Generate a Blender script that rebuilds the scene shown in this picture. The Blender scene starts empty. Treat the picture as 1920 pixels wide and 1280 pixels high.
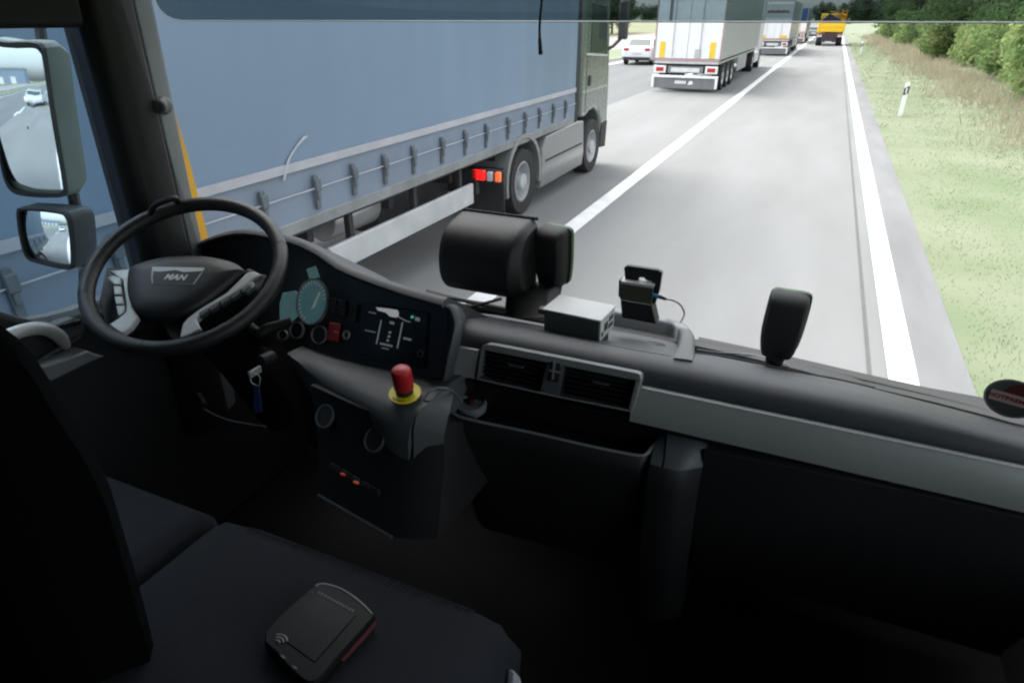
import bpy, bmesh, math, random
import numpy as np
from mathutils import Vector, Matrix
random.seed(7); rng = np.random.default_rng(11)
PI = math.pi
scn = bpy.context.scene
COL = scn.collection

# ------------------------------------------------------------------ camera, world, sun, exposure
CAM = Vector((0, 0, 2.54)); FPX = 1222.0; PIT = math.radians(26.4); YAW = math.radians(24.2)
hd = Vector((-math.sin(YAW), math.cos(YAW), 0)); RT = Vector((math.cos(YAW), math.sin(YAW), 0))
FW = hd * math.cos(PIT) + Vector((0, 0, -math.sin(PIT))); UP = RT.cross(FW)
cd = bpy.data.cameras.new('camera'); cam = bpy.data.objects.new('camera', cd); COL.objects.link(cam)
cam.matrix_world = Matrix(((RT.x, UP.x, -FW.x, CAM.x), (RT.y, UP.y, -FW.y, CAM.y), (RT.z, UP.z, -FW.z, CAM.z), (0, 0, 0, 1)))
cd.sensor_width = 36; cd.lens = 36 * FPX / 1920; cd.clip_start = 0.02; cd.clip_end = 3000
scn.camera = cam

SUN_EL = math.radians(62); SUN_AZ = math.radians(295)         # veiled sun high on the left, a little ahead
w = bpy.data.worlds.new('World'); scn.world = w; w.use_nodes = True
nt = w.node_tree; nt.nodes.clear()
sky = nt.nodes.new('ShaderNodeTexSky'); sky.sky_type = 'NISHITA'; sky.sun_disc = False
sky.sun_elevation = SUN_EL; sky.sun_rotation = SUN_AZ; sky.air_density = 1.0; sky.dust_density = 4.0; sky.ozone_density = 1.0
hs = nt.nodes.new('ShaderNodeHueSaturation'); hs.inputs['Saturation'].default_value = 0.22; hs.inputs['Value'].default_value = 1.25
bg = nt.nodes.new('ShaderNodeBackground'); bg.inputs['Strength'].default_value = 0.14
wo = nt.nodes.new('ShaderNodeOutputWorld')
nt.links.new(sky.outputs[0], hs.inputs['Color']); nt.links.new(hs.outputs[0], bg.inputs['Color']); nt.links.new(bg.outputs[0], wo.inputs[0])
sl = bpy.data.lights.new('sun', 'SUN'); sl.energy = 0.6; sl.angle = math.radians(40); sl.color = (1, .97, .92)
so = bpy.data.objects.new('sun', sl); COL.objects.link(so)
sdir = Vector((math.sin(SUN_AZ) * math.cos(SUN_EL), math.cos(SUN_AZ) * math.cos(SUN_EL), math.sin(SUN_EL)))
so.rotation_euler = (-sdir).to_track_quat('-Z', 'Y').to_euler(); so.location = (0, -20, 60)
scn.view_settings.view_transform = 'Standard'; scn.view_settings.look = 'None'
scn.view_settings.exposure = 2.05; scn.view_settings.gamma = 1
try:
    scn.cycles.use_denoising = True; scn.cycles.denoiser = 'OPENIMAGEDENOISE'
except Exception: pass
scn.cycles.max_bounces = 10; scn.cycles.transparent_max_bounces = 24; scn.cycles.diffuse_bounces = 4
scn.cycles.sample_clamp_indirect = 6; scn.cycles.filter_width = 2.2

# ------------------------------------------------------------------ helpers
def ray(x, y): return RT * ((x - 960) / FPX) + UP * ((640 - y) / FPX) + FW
def px(x, y, X=None, Y=None, Z=None, D=None, pl=None):
    """point of the place that the photograph shows at pixel x,y: on the plane X=, Y=, Z=, at depth D or on pl=(point, normal)"""
    d = ray(x, y)
    if D is not None: t = D
    elif X is not None: t = (X - CAM.x) / d.x
    elif Y is not None: t = (Y - CAM.y) / d.y
    elif Z is not None: t = (Z - CAM.z) / d.z
    else: t = (pl[0] - CAM).dot(pl[1]) / d.dot(pl[1])
    return CAM + d * t
def plane3(a, b, c):
    n = (b - a).cross(c - a).normalized()
    if n.dot(CAM - a) < 0: n = -n
    return (a.copy(), n)
V = Vector

class MB:
    def __init__(s): s.v = []; s.f = []
    def add(s, vs, fs):
        o = len(s.v); s.v += [tuple(p) for p in vs]; s.f += [tuple(o + i for i in q) for q in fs]; return s
    def box(s, c, d, R=None):
        c = V(c); hx, hy, hz = d[0] / 2, d[1] / 2, d[2] / 2
        vs = []
        for z in (-hz, hz):
            for x, y in ((-hx, -hy), (hx, -hy), (hx, hy), (-hx, hy)):
                p = V((x, y, z)); vs.append(c + (R @ p if R is not None else p))
        return s.add(vs, [(0, 3, 2, 1), (4, 5, 6, 7), (0, 1, 5, 4), (1, 2, 6, 5), (2, 3, 7, 6), (3, 0, 4, 7)])
    def bb(s, x0, x1, y0, y1, z0, z1): return s.box(((x0 + x1) / 2, (y0 + y1) / 2, (z0 + z1) / 2), (x1 - x0, y1 - y0, z1 - z0))
    def prism(s, pts, vec):
        n = len(pts); vec = V(vec); pts = [V(p) for p in pts]
        return s.add(pts + [p + vec for p in pts], [tuple(range(n))[::-1], tuple(range(n, 2 * n))] + [(i, (i + 1) % n, n + (i + 1) % n, n + i) for i in range(n)])
    def loft(s, rings, closed=True, caps=True):
        n = len(rings[0]); vs = [p for r in rings for p in r]; fs = []
        for k in range(len(rings) - 1):
            for i in range(n if closed else n - 1):
                j = (i + 1) % n
                fs.append((k * n + i, k * n + j, (k + 1) * n + j, (k + 1) * n + i))
        if caps and closed: fs += [tuple(range(n))[::-1], tuple(range((len(rings) - 1) * n, len(rings) * n))]
        return s.add(vs, fs)
    def tube(s, path, r, n=8, closed=False):
        path = [V(p) for p in path]; m = len(path); rings = []; prev = None
        for i, p in enumerate(path):
            if closed: t = path[(i + 1) % m] - path[i - 1]
            else: t = path[min(i + 1, m - 1)] - path[max(i - 1, 0)]
            t.normalize()
            if prev is None:
                a = t.orthogonal().normalized()
            else:
                a = (prev - t * prev.dot(t)).normalized()
            prev = a; b = t.cross(a); rr = r[i] if isinstance(r, (list, tuple)) else r
            rings.append([p + (a * math.cos(2 * PI * k / n) + b * math.sin(2 * PI * k / n)) * rr for k in range(n)])
        if closed: 
            vs = [p for q in rings for p in q]; fs = []
            for k in range(m):
                for i in range(n):
                    fs.append((k * n + i, k * n + (i + 1) % n, ((k + 1) % m) * n + (i + 1) % n, ((k + 1) % m) * n + i))
            return s.add(vs, fs)
        return s.loft(rings)
    def lathe(s, base, axis, prof, n=24, ru=None):
        base = V(base); ax = V(axis).normalized(); a = (V(ru) if ru is not None else ax.orthogonal()).normalized(); b = ax.cross(a)
        rings = [[base + ax * h + (a * math.cos(2 * PI * k / n) + b * math.sin(2 * PI * k / n)) * max(r, 1e-5) for k in range(n)] for r, h in prof]
        return s.loft(rings)
    def ring(s, c, axis, r, w, h, n=32):
        return s.lathe_open(c, axis, [(r, 0), (r, h), (r - w, h), (r - w, 0)], n)
    def lathe_open(s, base, axis, prof, n=32):
        base = V(base); ax = V(axis).normalized(); a = ax.orthogonal().normalized(); b = ax.cross(a); m = len(prof)
        vs = [base + ax * h + (a * math.cos(2 * PI * k / n) + b * math.sin(2 * PI * k / n)) * r for k in range(n) for r, h in prof]
        return s.add(vs, [(k * m + i, k * m + (i + 1) % m, ((k + 1) % n) * m + (i + 1) % m, ((k + 1) % n) * m + i) for k in range(n) for i in range(m)])
    def ell(s, c, r, n=16, m=10):
        c = V(c); rings = []
        for j in range(m + 1):
            t = PI * j / m
            rings.append([c + V((r[0] * max(math.sin(t), 1e-4) * math.cos(2 * PI * k / n), r[1] * max(math.sin(t), 1e-4) * math.sin(2 * PI * k / n), -r[2] * math.cos(t))) for k in range(n)])
        return s.loft(rings)
    def build(s, name, mat, parent=None, bevel=0, ang=35, seg=2):
        me = bpy.data.meshes.new(name); me.from_pydata(s.v, [], s.f)
        bm = bmesh.new(); bm.from_mesh(me); bmesh.ops.recalc_face_normals(bm, faces=bm.faces); bm.to_mesh(me); bm.free()
        me.materials.append(mat)
        for p in me.polygons: p.use_smooth = True
        me.set_sharp_from_angle(angle=math.radians(ang))
        o = bpy.data.objects.new(name, me); COL.objects.link(o)
        if bevel:
            b = o.modifiers.new('bevel', 'BEVEL'); b.width = bevel; b.segments = seg; b.limit_method = 'ANGLE'; b.angle_limit = math.radians(30)
            b.harden_normals = False
        if parent is not None: adopt(o, parent)
        return o
def wloc(e):
    m = Matrix.Translation(e.location) if e.type == 'EMPTY' else Matrix.Identity(4)
    return m
def adopt(o, parent):
    o.parent = parent; o.matrix_parent_inverse = wloc(parent).inverted()
def tag(o, label=None, cat=None, group=None, kind=None):
    if label: o['label'] = label
    if cat: o['category'] = cat
    if group: o['group'] = group
    if kind: o['kind'] = kind
    return o
def thing(name, label, cat, loc=(0, 0, 0), group=None):
    o = bpy.data.objects.new(name, None); COL.objects.link(o); o.location = loc; o.empty_display_size = .1
    return tag(o, label, cat, group)
def rrect(c, u, v, wu, wv, r, n=5):
    """rounded rectangle outline in the plane of u, v"""
    out = []
    for sx, sy, a0 in ((1, 1, 0), (-1, 1, 90), (-1, -1, 180), (1, -1, 270)):
        for k in range(n + 1):
            a = math.radians(a0 + 90 * k / n)
            out.append(V(c) + V(u) * (sx * (wu / 2 - r) + r * math.cos(a)) + V(v) * (sy * (wv / 2 - r) + r * math.sin(a)))
    return out
def spline(pts, n=6, closed=False):
    """Catmull-Rom through the points"""
    P = [V(p) for p in pts]; m = len(P); out = []
    for i in range(m if closed else m - 1):
        if closed: p0, p1, p2, p3 = P[i - 1], P[i], P[(i + 1) % m], P[(i + 2) % m]
        else: p0, p1, p2, p3 = P[max(i - 1, 0)], P[i], P[i + 1], P[min(i + 2, m - 1)]
        for k in range(n):
            t = k / n
            out.append(0.5 * ((2 * p1) + (p2 - p0) * t + (2 * p0 - 5 * p1 + 4 * p2 - p3) * t * t + (3 * p1 - p0 - 3 * p2 + p3) * t ** 3))
    if not closed: out.append(P[-1])
    return out
def text_mesh(name, body, size, origin, u, v, mat, parent=None, thick=.0006, shear=0, offset=0, bold=0):
    cu = bpy.data.curves.new(name, 'FONT'); cu.body = body; cu.size = size; cu.align_x = 'CENTER'; cu.align_y = 'CENTER'
    cu.extrude = thick; cu.shear = shear; cu.offset = bold
    t = bpy.data.objects.new(name, cu); COL.objects.link(t)
    dg = bpy.context.evaluated_depsgraph_get(); dg.update()
    me = bpy.data.meshes.new_from_object(t.evaluated_get(dg)); bpy.data.objects.remove(t)
    u = V(u).normalized(); v = V(v); v = (v - u * v.dot(u)).normalized(); n = u.cross(v)
    me.transform(Matrix(((u.x, v.x, n.x, origin[0]), (u.y, v.y, n.y, origin[1]), (u.z, v.z, n.z, origin[2]), (0, 0, 0, 1))))
    me.materials.clear(); me.materials.append(mat)
    o = bpy.data.objects.new(name, me); COL.objects.link(o)
    if parent is not None: adopt(o, parent)
    return o

def mat(name, col, rough=.5, metal=0, var=.12, scale=6, bump=0, bscale=200, spec=.5, emit=None, es=0, col2=None, stretch=None, coat=0):
    m = bpy.data.materials.new(name); m.use_nodes = True; n = m.node_tree.nodes; l = m.node_tree.links
    b = n['Principled BSDF']; b.inputs['Roughness'].default_value = rough; b.inputs['Metallic'].default_value = metal
    b.inputs['Specular IOR Level'].default_value = spec
    if coat: b.inputs['Coat Weight'].default_value = coat
    tc = n.new('ShaderNodeTexCoord'); src = tc.outputs['Object']
    if stretch:
        mp = n.new('ShaderNodeMapping'); mp.inputs['Scale'].default_value = stretch; l.new(src, mp.inputs['Vector']); src = mp.outputs[0]
    if var or col2:
        no = n.new('ShaderNodeTexNoise'); no.inputs['Scale'].default_value = scale; no.inputs['Detail'].default_value = 5
        l.new(src, no.inputs['Vector'])
        cr = n.new('ShaderNodeValToRGB'); cr.color_ramp.elements[0].position = .3; cr.color_ramp.elements[1].position = .7
        a = [max(0, c * (1 - var)) for c in col]; c2 = [min(1, c * (1 + var)) for c in col] if col2 is None else col2
        cr.color_ramp.elements[0].color = (*a, 1); cr.color_ramp.elements[1].color = (*c2, 1)
        l.new(no.outputs['Fac'], cr.inputs['Fac']); l.new(cr.outputs[0], b.inputs['Base Color'])
        mr = n.new('ShaderNodeMapRange'); mr.inputs['To Min'].default_value = max(0, rough - .06); mr.inputs['To Max'].default_value = min(1, rough + .06)
        l.new(no.outputs['Fac'], mr.inputs['Value']); l.new(mr.outputs[0], b.inputs['Roughness'])
    else: b.inputs['Base Color'].default_value = (*col, 1)
    if bump:
        n2 = n.new('ShaderNodeTexNoise'); n2.inputs['Scale'].default_value = bscale; n2.inputs['Detail'].default_value = 2
        bp = n.new('ShaderNodeBump'); bp.inputs['Strength'].default_value = bump; bp.inputs['Distance'].default_value = .002
        l.new(src, n2.inputs['Vector']); l.new(n2.outputs['Fac'], bp.inputs['Height']); l.new(bp.outputs[0], b.inputs['Normal'])
    if emit: b.inputs['Emission Color'].default_value = (*emit, 1); b.inputs['Emission Strength'].default_value = es
    return m
def glass(name, tint, refl=.04, rough=0.0):
    m = bpy.data.materials.new(name); m.use_nodes = True; n = m.node_tree.nodes; l = m.node_tree.links; n.clear()
    t = n.new('ShaderNodeBsdfTransparent'); t.inputs['Color'].default_value = (*tint, 1)
    g = n.new('ShaderNodeBsdfGlossy'); g.inputs['Roughness'].default_value = rough
    fr = n.new('ShaderNodeFresnel'); fr.inputs['IOR'].default_value = 1.3
    no = n.new('ShaderNodeTexNoise'); no.inputs['Scale'].default_value = 3
    mu = n.new('ShaderNodeMath'); mu.operation = 'MULTIPLY'; mu.inputs[1].default_value = refl / .04
    mx = n.new('ShaderNodeMixShader'); o = n.new('ShaderNodeOutputMaterial')
    l.new(fr.outputs[0], mu.inputs[0]); l.new(mu.outputs[0], mx.inputs[0]); l.new(t.outputs[0], mx.inputs[1]); l.new(g.outputs[0], mx.inputs[2]); l.new(mx.outputs[0], o.inputs[0])
    return m

M = {}
M['black'] = mat('black plastic', (.012, .012, .013), .55, bump=.15, bscale=900)
M['consoleblack'] = mat('console black', (.008, .008, .009), .6, bump=.2, bscale=700)
M['darktrim'] = mat('dark trim', (.018, .018, .020), .62, bump=.25, bscale=700)
M['pad'] = mat('soft dash pad', (.044, .047, .054), .52, bump=.3, bscale=800, scale=3)
M['shelf'] = mat('grey shelf plastic', (.075, .082, .090), .5, bump=.25, bscale=800, scale=3)
M['panel'] = mat('black panel', (.010, .010, .011), .42, bump=.05, bscale=600)
M['silver'] = mat('silver trim', (.40, .415, .415), .38, metal=.3, var=.05)
M['brightsilver'] = mat('bright silver trim', (.62, .63, .64), .35, metal=.15, var=.05)
M['midsilver'] = mat('satin grey', (.24, .25, .26), .4, metal=.2, var=.05)
M['chrome'] = mat('chrome', (.75, .76, .77), .18, metal=1, var=0)
M['leather'] = mat('wheel leather', (.020, .020, .022), .42, bump=.3, bscale=1200)
M['hub'] = mat('hub plastic', (.017, .018, .020), .48, bump=.2, bscale=900)
M['roof'] = mat('cab lining', (.16, .16, .165), .9)
M['pillargrey'] = mat('pillar grey', (.10, .112, .116), .55, bump=.2)
M['rubber'] = mat('rubber', (.016, .016, .017), .7)
M['white'] = mat('white paint', (.78, .78, .77), .4, var=.04)
M['red'] = mat('red plastic', (.42, .014, .02), .38, var=.1)
M['yellow'] = mat('yellow plate', (.74, .60, .02), .5, var=.08)
M['amber'] = mat('yellow paint', (.75, .38, .02), .45, var=.08)
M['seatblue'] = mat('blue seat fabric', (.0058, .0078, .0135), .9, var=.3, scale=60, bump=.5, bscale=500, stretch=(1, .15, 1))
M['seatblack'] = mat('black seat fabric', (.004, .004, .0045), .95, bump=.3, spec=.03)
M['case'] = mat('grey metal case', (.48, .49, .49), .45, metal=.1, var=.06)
M['casedark'] = mat('shaded case side', (.07, .08, .08), .45, metal=.3, var=.06)  # front of the light grey box, its shade put into the colour
M['green'] = mat('green lens fringe', (.03, .09, .02), .5)  # green paints in a lens colour fringe, not the shell's own colour
M['glass'] = glass('windscreen glass', (.93, .95, .94), .03)
M['paxglass'] = glass('passenger glass', (.90, .94, .93), .03)
M['sideglass'] = glass('side glass', (.68, .77, .82), .03)
M['visor'] = glass('smoked visor', (.24, .31, .33), .05)
M['visoredge'] = mat('visor clear edge', (.26, .29, .30), .4, var=0)
M['clear'] = glass('clear sticker', (.35, .40, .39), .05)
M['screen'] = mat('dark screen', (.006, .007, .008), .2, var=0, spec=.2)
M['dial'] = mat('gauge face with reflection', (.04, .085, .092), .25, var=.3, scale=40, emit=(.16, .38, .42), es=.036)  # teal and faint glow paint a window reflection onto the dial
M['teal'] = mat('gauge glass reflection', (.05, .11, .12), .25, var=.3, scale=25, emit=(.17, .36, .39), es=.045)  # colour and glow stand for window light reflected in the gauge glass
M['uiwhite'] = mat('screen lines', (.5, .5, .5), .5, var=0, emit=(.8, .85, .85), es=.025)
M['uigrey'] = mat('screen graphic', (.4, .4, .42), .5, var=0, emit=(.8, .8, .85), es=.07)
M['uigreen'] = mat('screen green', (.1, .4, .3), .5, var=0, emit=(.1, .9, .6), es=.07)
M['ledred'] = mat('red light', (.3, .02, .02), .5, var=0, emit=(1, .06, .06), es=.03)
M['ledorange'] = mat('orange light', (.3, .08, .02), .5, var=0, emit=(1, .2, .03), es=.035)
M['tag'] = mat('blue tag', (.02, .04, .16), .5)
M['cable'] = mat('cable', (.17, .17, .18), .45)
M['blueplug'] = mat('blue plug', (.02, .22, .36), .4)
M['mirror'] = mat('mirror glass', (.9, .92, .92), .03, metal=1, var=0)
M['mirrorcase'] = mat('mirror housing', (.16, .175, .155), .5)
M['mirrordark'] = mat('dark mirror housing', (.055, .057, .06), .5)

# ------------------------------------------------------------------ ground, road
def sheet(name, pts, z, m, kind='structure', label=None):
    mb = MB(); mb.add([(x, y, z) for x, y in pts], [tuple(range(len(pts)))]); o = mb.build(name, m); tag(o, kind=kind)
    if label: o['label'] = label
    return o
def rect(x0, x1, y0, y1): return [(x0, y0), (x1, y0), (x1, y1), (x0, y1)]
Y0, Y1 = -260, 620
M['asph'] = mat('road concrete', (.164, .165, .164), .9, var=.10, scale=.9, bump=.3, bscale=60, col2=(.181, .183, .182), stretch=(1.2, .22, 1), spec=.12)
M['asph3'] = mat('outer lane asphalt', (.125, .127, .130), .9, var=.10, scale=.6, bump=.3, bscale=60, stretch=(1.6, .10, 1), spec=.12)
M['should'] = mat('hard strip asphalt', (.152, .151, .154), .9, var=.14, scale=2, bump=.4, bscale=50, stretch=(1, .2, 1), spec=.12)
M['line'] = mat('road marking', (.56, .56, .57), .8, var=.14, scale=2.5, spec=.15)
M['joint'] = mat('road joint sealant', (.07, .072, .072), .8)
M['soil'] = mat('verge ground', (.108, .142, .070), .95, scale=.55, col2=(.155, .168, .115), bump=.6, bscale=30)
M['far'] = mat('field ground', (.09, .11, .045), .95, scale=.02, col2=(.15, .14, .07))
sheet('ground', rect(-900, 900, -900, 2200), -.03, M['far'])
sheet('road', rect(-6.3, 1.42, Y0, Y1), 0.0, M['asph'])
sheet('outer_lane', rect(-13.2, -6.3, Y0, Y1), 0.0, M['asph3'])
# verge on the right: falls away gently then climbs to the hedge
vg = MB(); xs = [1.42, 1.9, 2.6, 3.6, 4.6, 5.4, 6.5, 9, 16, 40]; zs = [-.01, -.01, .0, .02, .12, .25, .35, .5, .7, .8]
ys = list(np.linspace(Y0, Y1, 120)); rows = []
def verge_z(x): return float(np.interp(x, xs, zs))
for y in ys: rows.append([(x + (.05 * math.sin(y * 1.7) if i == 0 else 0), y, z) for i, (x, z) in enumerate(zip(xs, zs))])
vg.loft(rows, closed=False); tag(vg.build('verge', M['soil'], ang=60), kind='structure')
sheet('hard_strip', rect(1.08, 1.46, Y0, Y1), .004, M['should'])
sheet('edge_line', rect(.87, 1.08, Y0, Y1), .008, M['line'])
sheet('lane_line', rect(-2.90, -2.66, Y0, Y1), .004, M['line'])
sheet('joint', rect(.72, .755, Y0, Y1), .004, M['joint'])
for i in range(14):
    y = -60 + 18 * i + 1.6
    tag(sheet('lane_dash', rect(-6.36, -6.20, y, y + 6), .005, M['line']), kind='structure')
sheet('outer_edge_line', rect(-12.3, -12.1, Y0, Y1), .004, M['line'])
sheet('median', rect(-17.5, -13.2, Y0, Y1), .03, M['soil'])
M['opp'] = mat('opposite road', (.20, .185, .18), .9, stretch=(1, .1, 1))
sheet('opposite_road', rect(-30, -17.5, Y0, Y1), .02, M['opp'])

# ------------------------------------------------------------------ grass and plants
def card_mesh(name, C, size, m, up_bias=.0, aspect=1.0):
    """many small leaf-sized quads at the points C"""
    n = len(C); a = rng.normal(size=(n, 3)); a[:, 2] *= 1 - up_bias; a /= np.linalg.norm(a, axis=1)[:, None]
    b = np.cross(a, rng.normal(size=(n, 3))); b /= np.linalg.norm(b, axis=1)[:, None]
    s = (np.asarray(size) * rng.uniform(.6, 1.3, n))[:, None]
    q = np.stack([C - a * s - b * s * .1, C - b * s * aspect * .55, C + a * s, C + b * s * aspect * .55], 1).reshape(-1, 3)
    return quads(name, q, m)
def quads(name, q, m):
    n = len(q) // 4; me = bpy.data.meshes.new(name); me.vertices.add(len(q)); me.vertices.foreach_set('co', q.astype(np.float32).ravel())
    me.loops.add(len(q)); me.loops.foreach_set('vertex_index', np.arange(len(q), dtype=np.int32))
    me.polygons.add(n); me.polygons.foreach_set('loop_start', np.arange(0, len(q), 4, dtype=np.int32)); me.polygons.foreach_set('loop_total', np.full(n, 4, np.int32))
    me.update(calc_edges=True); me.materials.append(m); return me
def leafmat(name, a, b, sc=.8, tl=.35, upn=0):
    m = bpy.data.materials.new(name); m.use_nodes = True; n = m.node_tree.nodes; l = m.node_tree.links; n.clear()
    ge = n.new('ShaderNodeNewGeometry'); no = n.new('ShaderNodeTexNoise'); no.inputs['Scale'].default_value = sc; no.inputs['Detail'].default_value = 6
    oi = n.new('ShaderNodeObjectInfo')
    cr = n.new('ShaderNodeValToRGB'); cr.color_ramp.elements[0].position = .32; cr.color_ramp.elements[1].position = .68
    cr.color_ramp.elements[0].color = (*a, 1); cr.color_ramp.elements[1].color = (*b, 1)
    hs = n.new('ShaderNodeHueSaturation'); mr = n.new('ShaderNodeMapRange'); mr.inputs['To Min'].default_value = .75; mr.inputs['To Max'].default_value = 1.25
    d = n.new('ShaderNodeBsdfDiffuse'); t = n.new('ShaderNodeBsdfTranslucent'); mx = n.new('ShaderNodeMixShader'); mx.inputs[0].default_value = tl; o = n.new('ShaderNodeOutputMaterial')
    l.new(ge.outputs['Position'], no.inputs['Vector']); l.new(no.outputs['Fac'], cr.inputs['Fac']); l.new(cr.outputs[0], hs.inputs['Color'])
    l.new(oi.outputs['Random'], mr.inputs['Value']); l.new(mr.outputs[0], hs.inputs['Value'])
    if upn:
        cx_ = n.new('ShaderNodeCombineXYZ'); cx_.inputs[2].default_value = upn; va = n.new('ShaderNodeVectorMath'); va.operation = 'ADD'; vn_ = n.new('ShaderNodeVectorMath'); vn_.operation = 'NORMALIZE'
        l.new(ge.outputs['Normal'], va.inputs[0]); l.new(cx_.outputs[0], va.inputs[1]); l.new(va.outputs[0], vn_.inputs[0]); l.new(vn_.outputs[0], d.inputs['Normal'])
    l.new(hs.outputs[0], d.inputs['Color']); l.new(hs.outputs[0], t.inputs['Color']); l.new(d.outputs[0], mx.inputs[1]); l.new(t.outputs[0], mx.inputs[2]); l.new(mx.outputs[0], o.inputs[0])
    return m
M['leaf_a'] = leafmat('hedge leaves', (.11, .19, .07), (.27, .32, .14), .9, .5)
M['leaf_c'] = leafmat('dark hedge leaves', (.065, .11, .045), (.15, .19, .085), 1.0, .45)
M['leaf_b'] = leafmat('tree leaves', (.05, .085, .035), (.10, .135, .06), .6, .4)
M['leaf_far'] = leafmat('far wood leaves', (.05, .08, .04), (.08, .11, .06), .1)
M['grass'] = leafmat('grass blades', (.125, .165, .078), (.178, .195, .125), .6, .5)
M['dry'] = leafmat('dry grass stalks', (.29, .265, .18), (.42, .38, .29), 1.2, .5)
M['bark'] = mat('bark', (.07, .055, .04), .9, bump=.6, bscale=30)

def blades(name, x, y, z, h, wd, m, lean=.35):
    n = len(x); ang = rng.uniform(0, 2 * PI, n); dx, dy = np.cos(ang) * wd, np.sin(ang) * wd
    lx, ly = rng.normal(0, lean, n) * h, rng.normal(0, lean, n) * h
    q = np.zeros((n, 4, 3))
    q[:, 0] = np.stack([x - dx, y - dy, z - .02], 1); q[:, 1] = np.stack([x + dx, y + dy, z - .02], 1)
    q[:, 2] = np.stack([x + lx + dx * .25, y + ly + dy * .25, z + h], 1); q[:, 3] = np.stack([x + lx - dx * .25, y + ly - dy * .25, z + h], 1)
    return quads(name, q.reshape(-1, 3), m)
n = 60000
gy = 3.5 + 86 * rng.random(n) ** 1.9; gx = 1.45 + 4.3 * rng.random(n) ** .9
gx += .12 * np.sin(gy * 2.1) * (gx < 1.8); clump = np.sin(gx * 3.1 + gy * .9) * np.sin(gy * 1.3 - gx * 2.2)
hgt = .28 * (.035 + .05 * rng.random(n) + .10 * np.clip((gx - 2.6) / 2.5, 0, 1) * rng.random(n)) * (1 + .5 * clump)
gz = np.interp(gx, xs, zs)
go = bpy.data.objects.new('verge_grass', blades('verge_grass', gx, gy, gz, hgt, .0028 + .0003 * gy, M['grass'], .9)); COL.objects.link(go)
tag(go, 'pale green mown grass on the verge beside the edge strip', 'grass', kind='stuff')
n = 20000
gy = 7 + 110 * rng.random(n) ** 1.5; gx = 4.95 + rng.normal(0, .62, n) + .30 * np.sin(gy * .6) + .2 * np.sin(gy * 1.7); gx = np.clip(gx, 3.0, 6.6)
do = bpy.data.objects.new('dry_grass', blades('dry_grass', gx, gy, np.interp(gx, xs, zs), .10 + .38 * rng.random(n) ** 2.2, .003 + .0003 * gy, M['dry'], .40)); COL.objects.link(do)
tag(do, 'tall straw coloured dry grass in front of the hedge bushes', 'grass', kind='stuff')

def crown_pts(n, r, h, lumps, z0=0):
    """leaf positions on the shells of overlapping lumps"""
    out = []
    for _ in range(lumps):
        a = random.uniform(0, 2 * PI); rr = r * random.uniform(.15, .75); c = np.array([rr * math.cos(a), rr * math.sin(a), z0 + h * random.uniform(.12, .82)])
        k = n // lumps; d = rng.normal(size=(k, 3)); d /= np.linalg.norm(d, axis=1)[:, None]
        s = np.array([r * .5, r * .5, h * .24]) * random.uniform(.7, 1.15)
        out.append(c + d * s * rng.uniform(.55, 1.08, k)[:, None])
    P = np.concatenate(out); P[:, 2] = np.clip(P[:, 2], z0 * .5 + .02, None); return P
bush_protos = [card_mesh('foliage', crown_pts(3600, 1.35, 2.5, 13), .085, M['leaf_c' if _ % 3 == 2 else 'leaf_a']) for _ in range(6)]
tree_protos = [card_mesh('crown', crown_pts(5200, 2.6, 8.0, 22, 1.6), .17, M['leaf_b']) for _ in range(3)]
stem = MB()
for k in range(5):
    a = k * 1.26; stem.tube([(0.1 * math.cos(a), .1 * math.sin(a), 0), (.35 * math.cos(a), .35 * math.sin(a), .8), (.7 * math.cos(a + .3), .7 * math.sin(a + .3), 1.7)], [.035, .025, .01], 6)
trunk = MB(); trunk.tube([(0, 0, -.2), (.05, .02, 2), (-.05, .06, 4.5), (.02, 0, 7.5)], [.19, .15, .10, .04], 9)
for k in range(7):
    a = k * 2.4; z = 2.2 + .6 * k; trunk.tube([(0, 0, z), (.8 * math.cos(a), .8 * math.sin(a), z + .7), (1.6 * math.cos(a), 1.6 * math.sin(a), z + 1.1)], [.07, .045, .015], 6)
sm_o = stem.build('stem', M['bark']); stem_me = sm_o.data; bpy.data.objects.remove(sm_o)
tk_o = trunk.build('trunk', M['bark']); trunk_me = tk_o.data; bpy.data.objects.remove(tk_o)
def plant(name, label, cat, loc, s, rz, parts, group):
    t = thing(name, label, cat, loc, group); t.scale = s; t.rotation_euler.z = rz
    for nm, me in parts:
        o = bpy.data.objects.new(nm, me); COL.objects.link(o); o.parent = t
    return t
y = 17.0; i = 0
bush_sizes = []
while y < 118:
    s = random.uniform(.70, 1.30); x = 6.6 + random.uniform(-.35, .75)
    plant('hedge_bush', 'yellow green leafy bush in the hedge row above the verge', 'bush', (x, y, verge_z(x) - .1), (s, s, s * random.uniform(.75, 1.3)), random.uniform(0, 6), [('foliage', random.choice(bush_protos)), ('stem', stem_me)], 'bushes of the hedge along the verge')
    y += 1.55 + .012 * y; i += 1
y = 20.0; i = 0
while y < 150:
    s = random.uniform(.85, 1.25); x = 10.2 + random.uniform(-.8, 1.6)
    plant('roadside_tree', 'dark green tree of the wood standing behind the hedge', 'tree', (x, y, verge_z(x) - .1), (s, s, s), random.uniform(0, 6), [('crown', tree_protos[i % 3]), ('trunk', trunk_me)], 'trees of the wood behind the hedge')
    y += 2.7 + .012 * y; i += 1
# trees beyond the opposite carriageway
for i in range(26):
    yy = 20 + i * 4.6 + random.uniform(-1, 1); x = -36 + random.uniform(-3, 1); s = random.uniform(.8, 1.2)
    plant('far_side_tree', 'dark tree beyond the opposite carriageway', 'tree', (x, yy, -.1), (s, s, s), random.uniform(0, 6), [('crown', tree_protos[i % 3]), ('trunk', trunk_me)], 'trees beyond the opposite carriageway')
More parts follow.
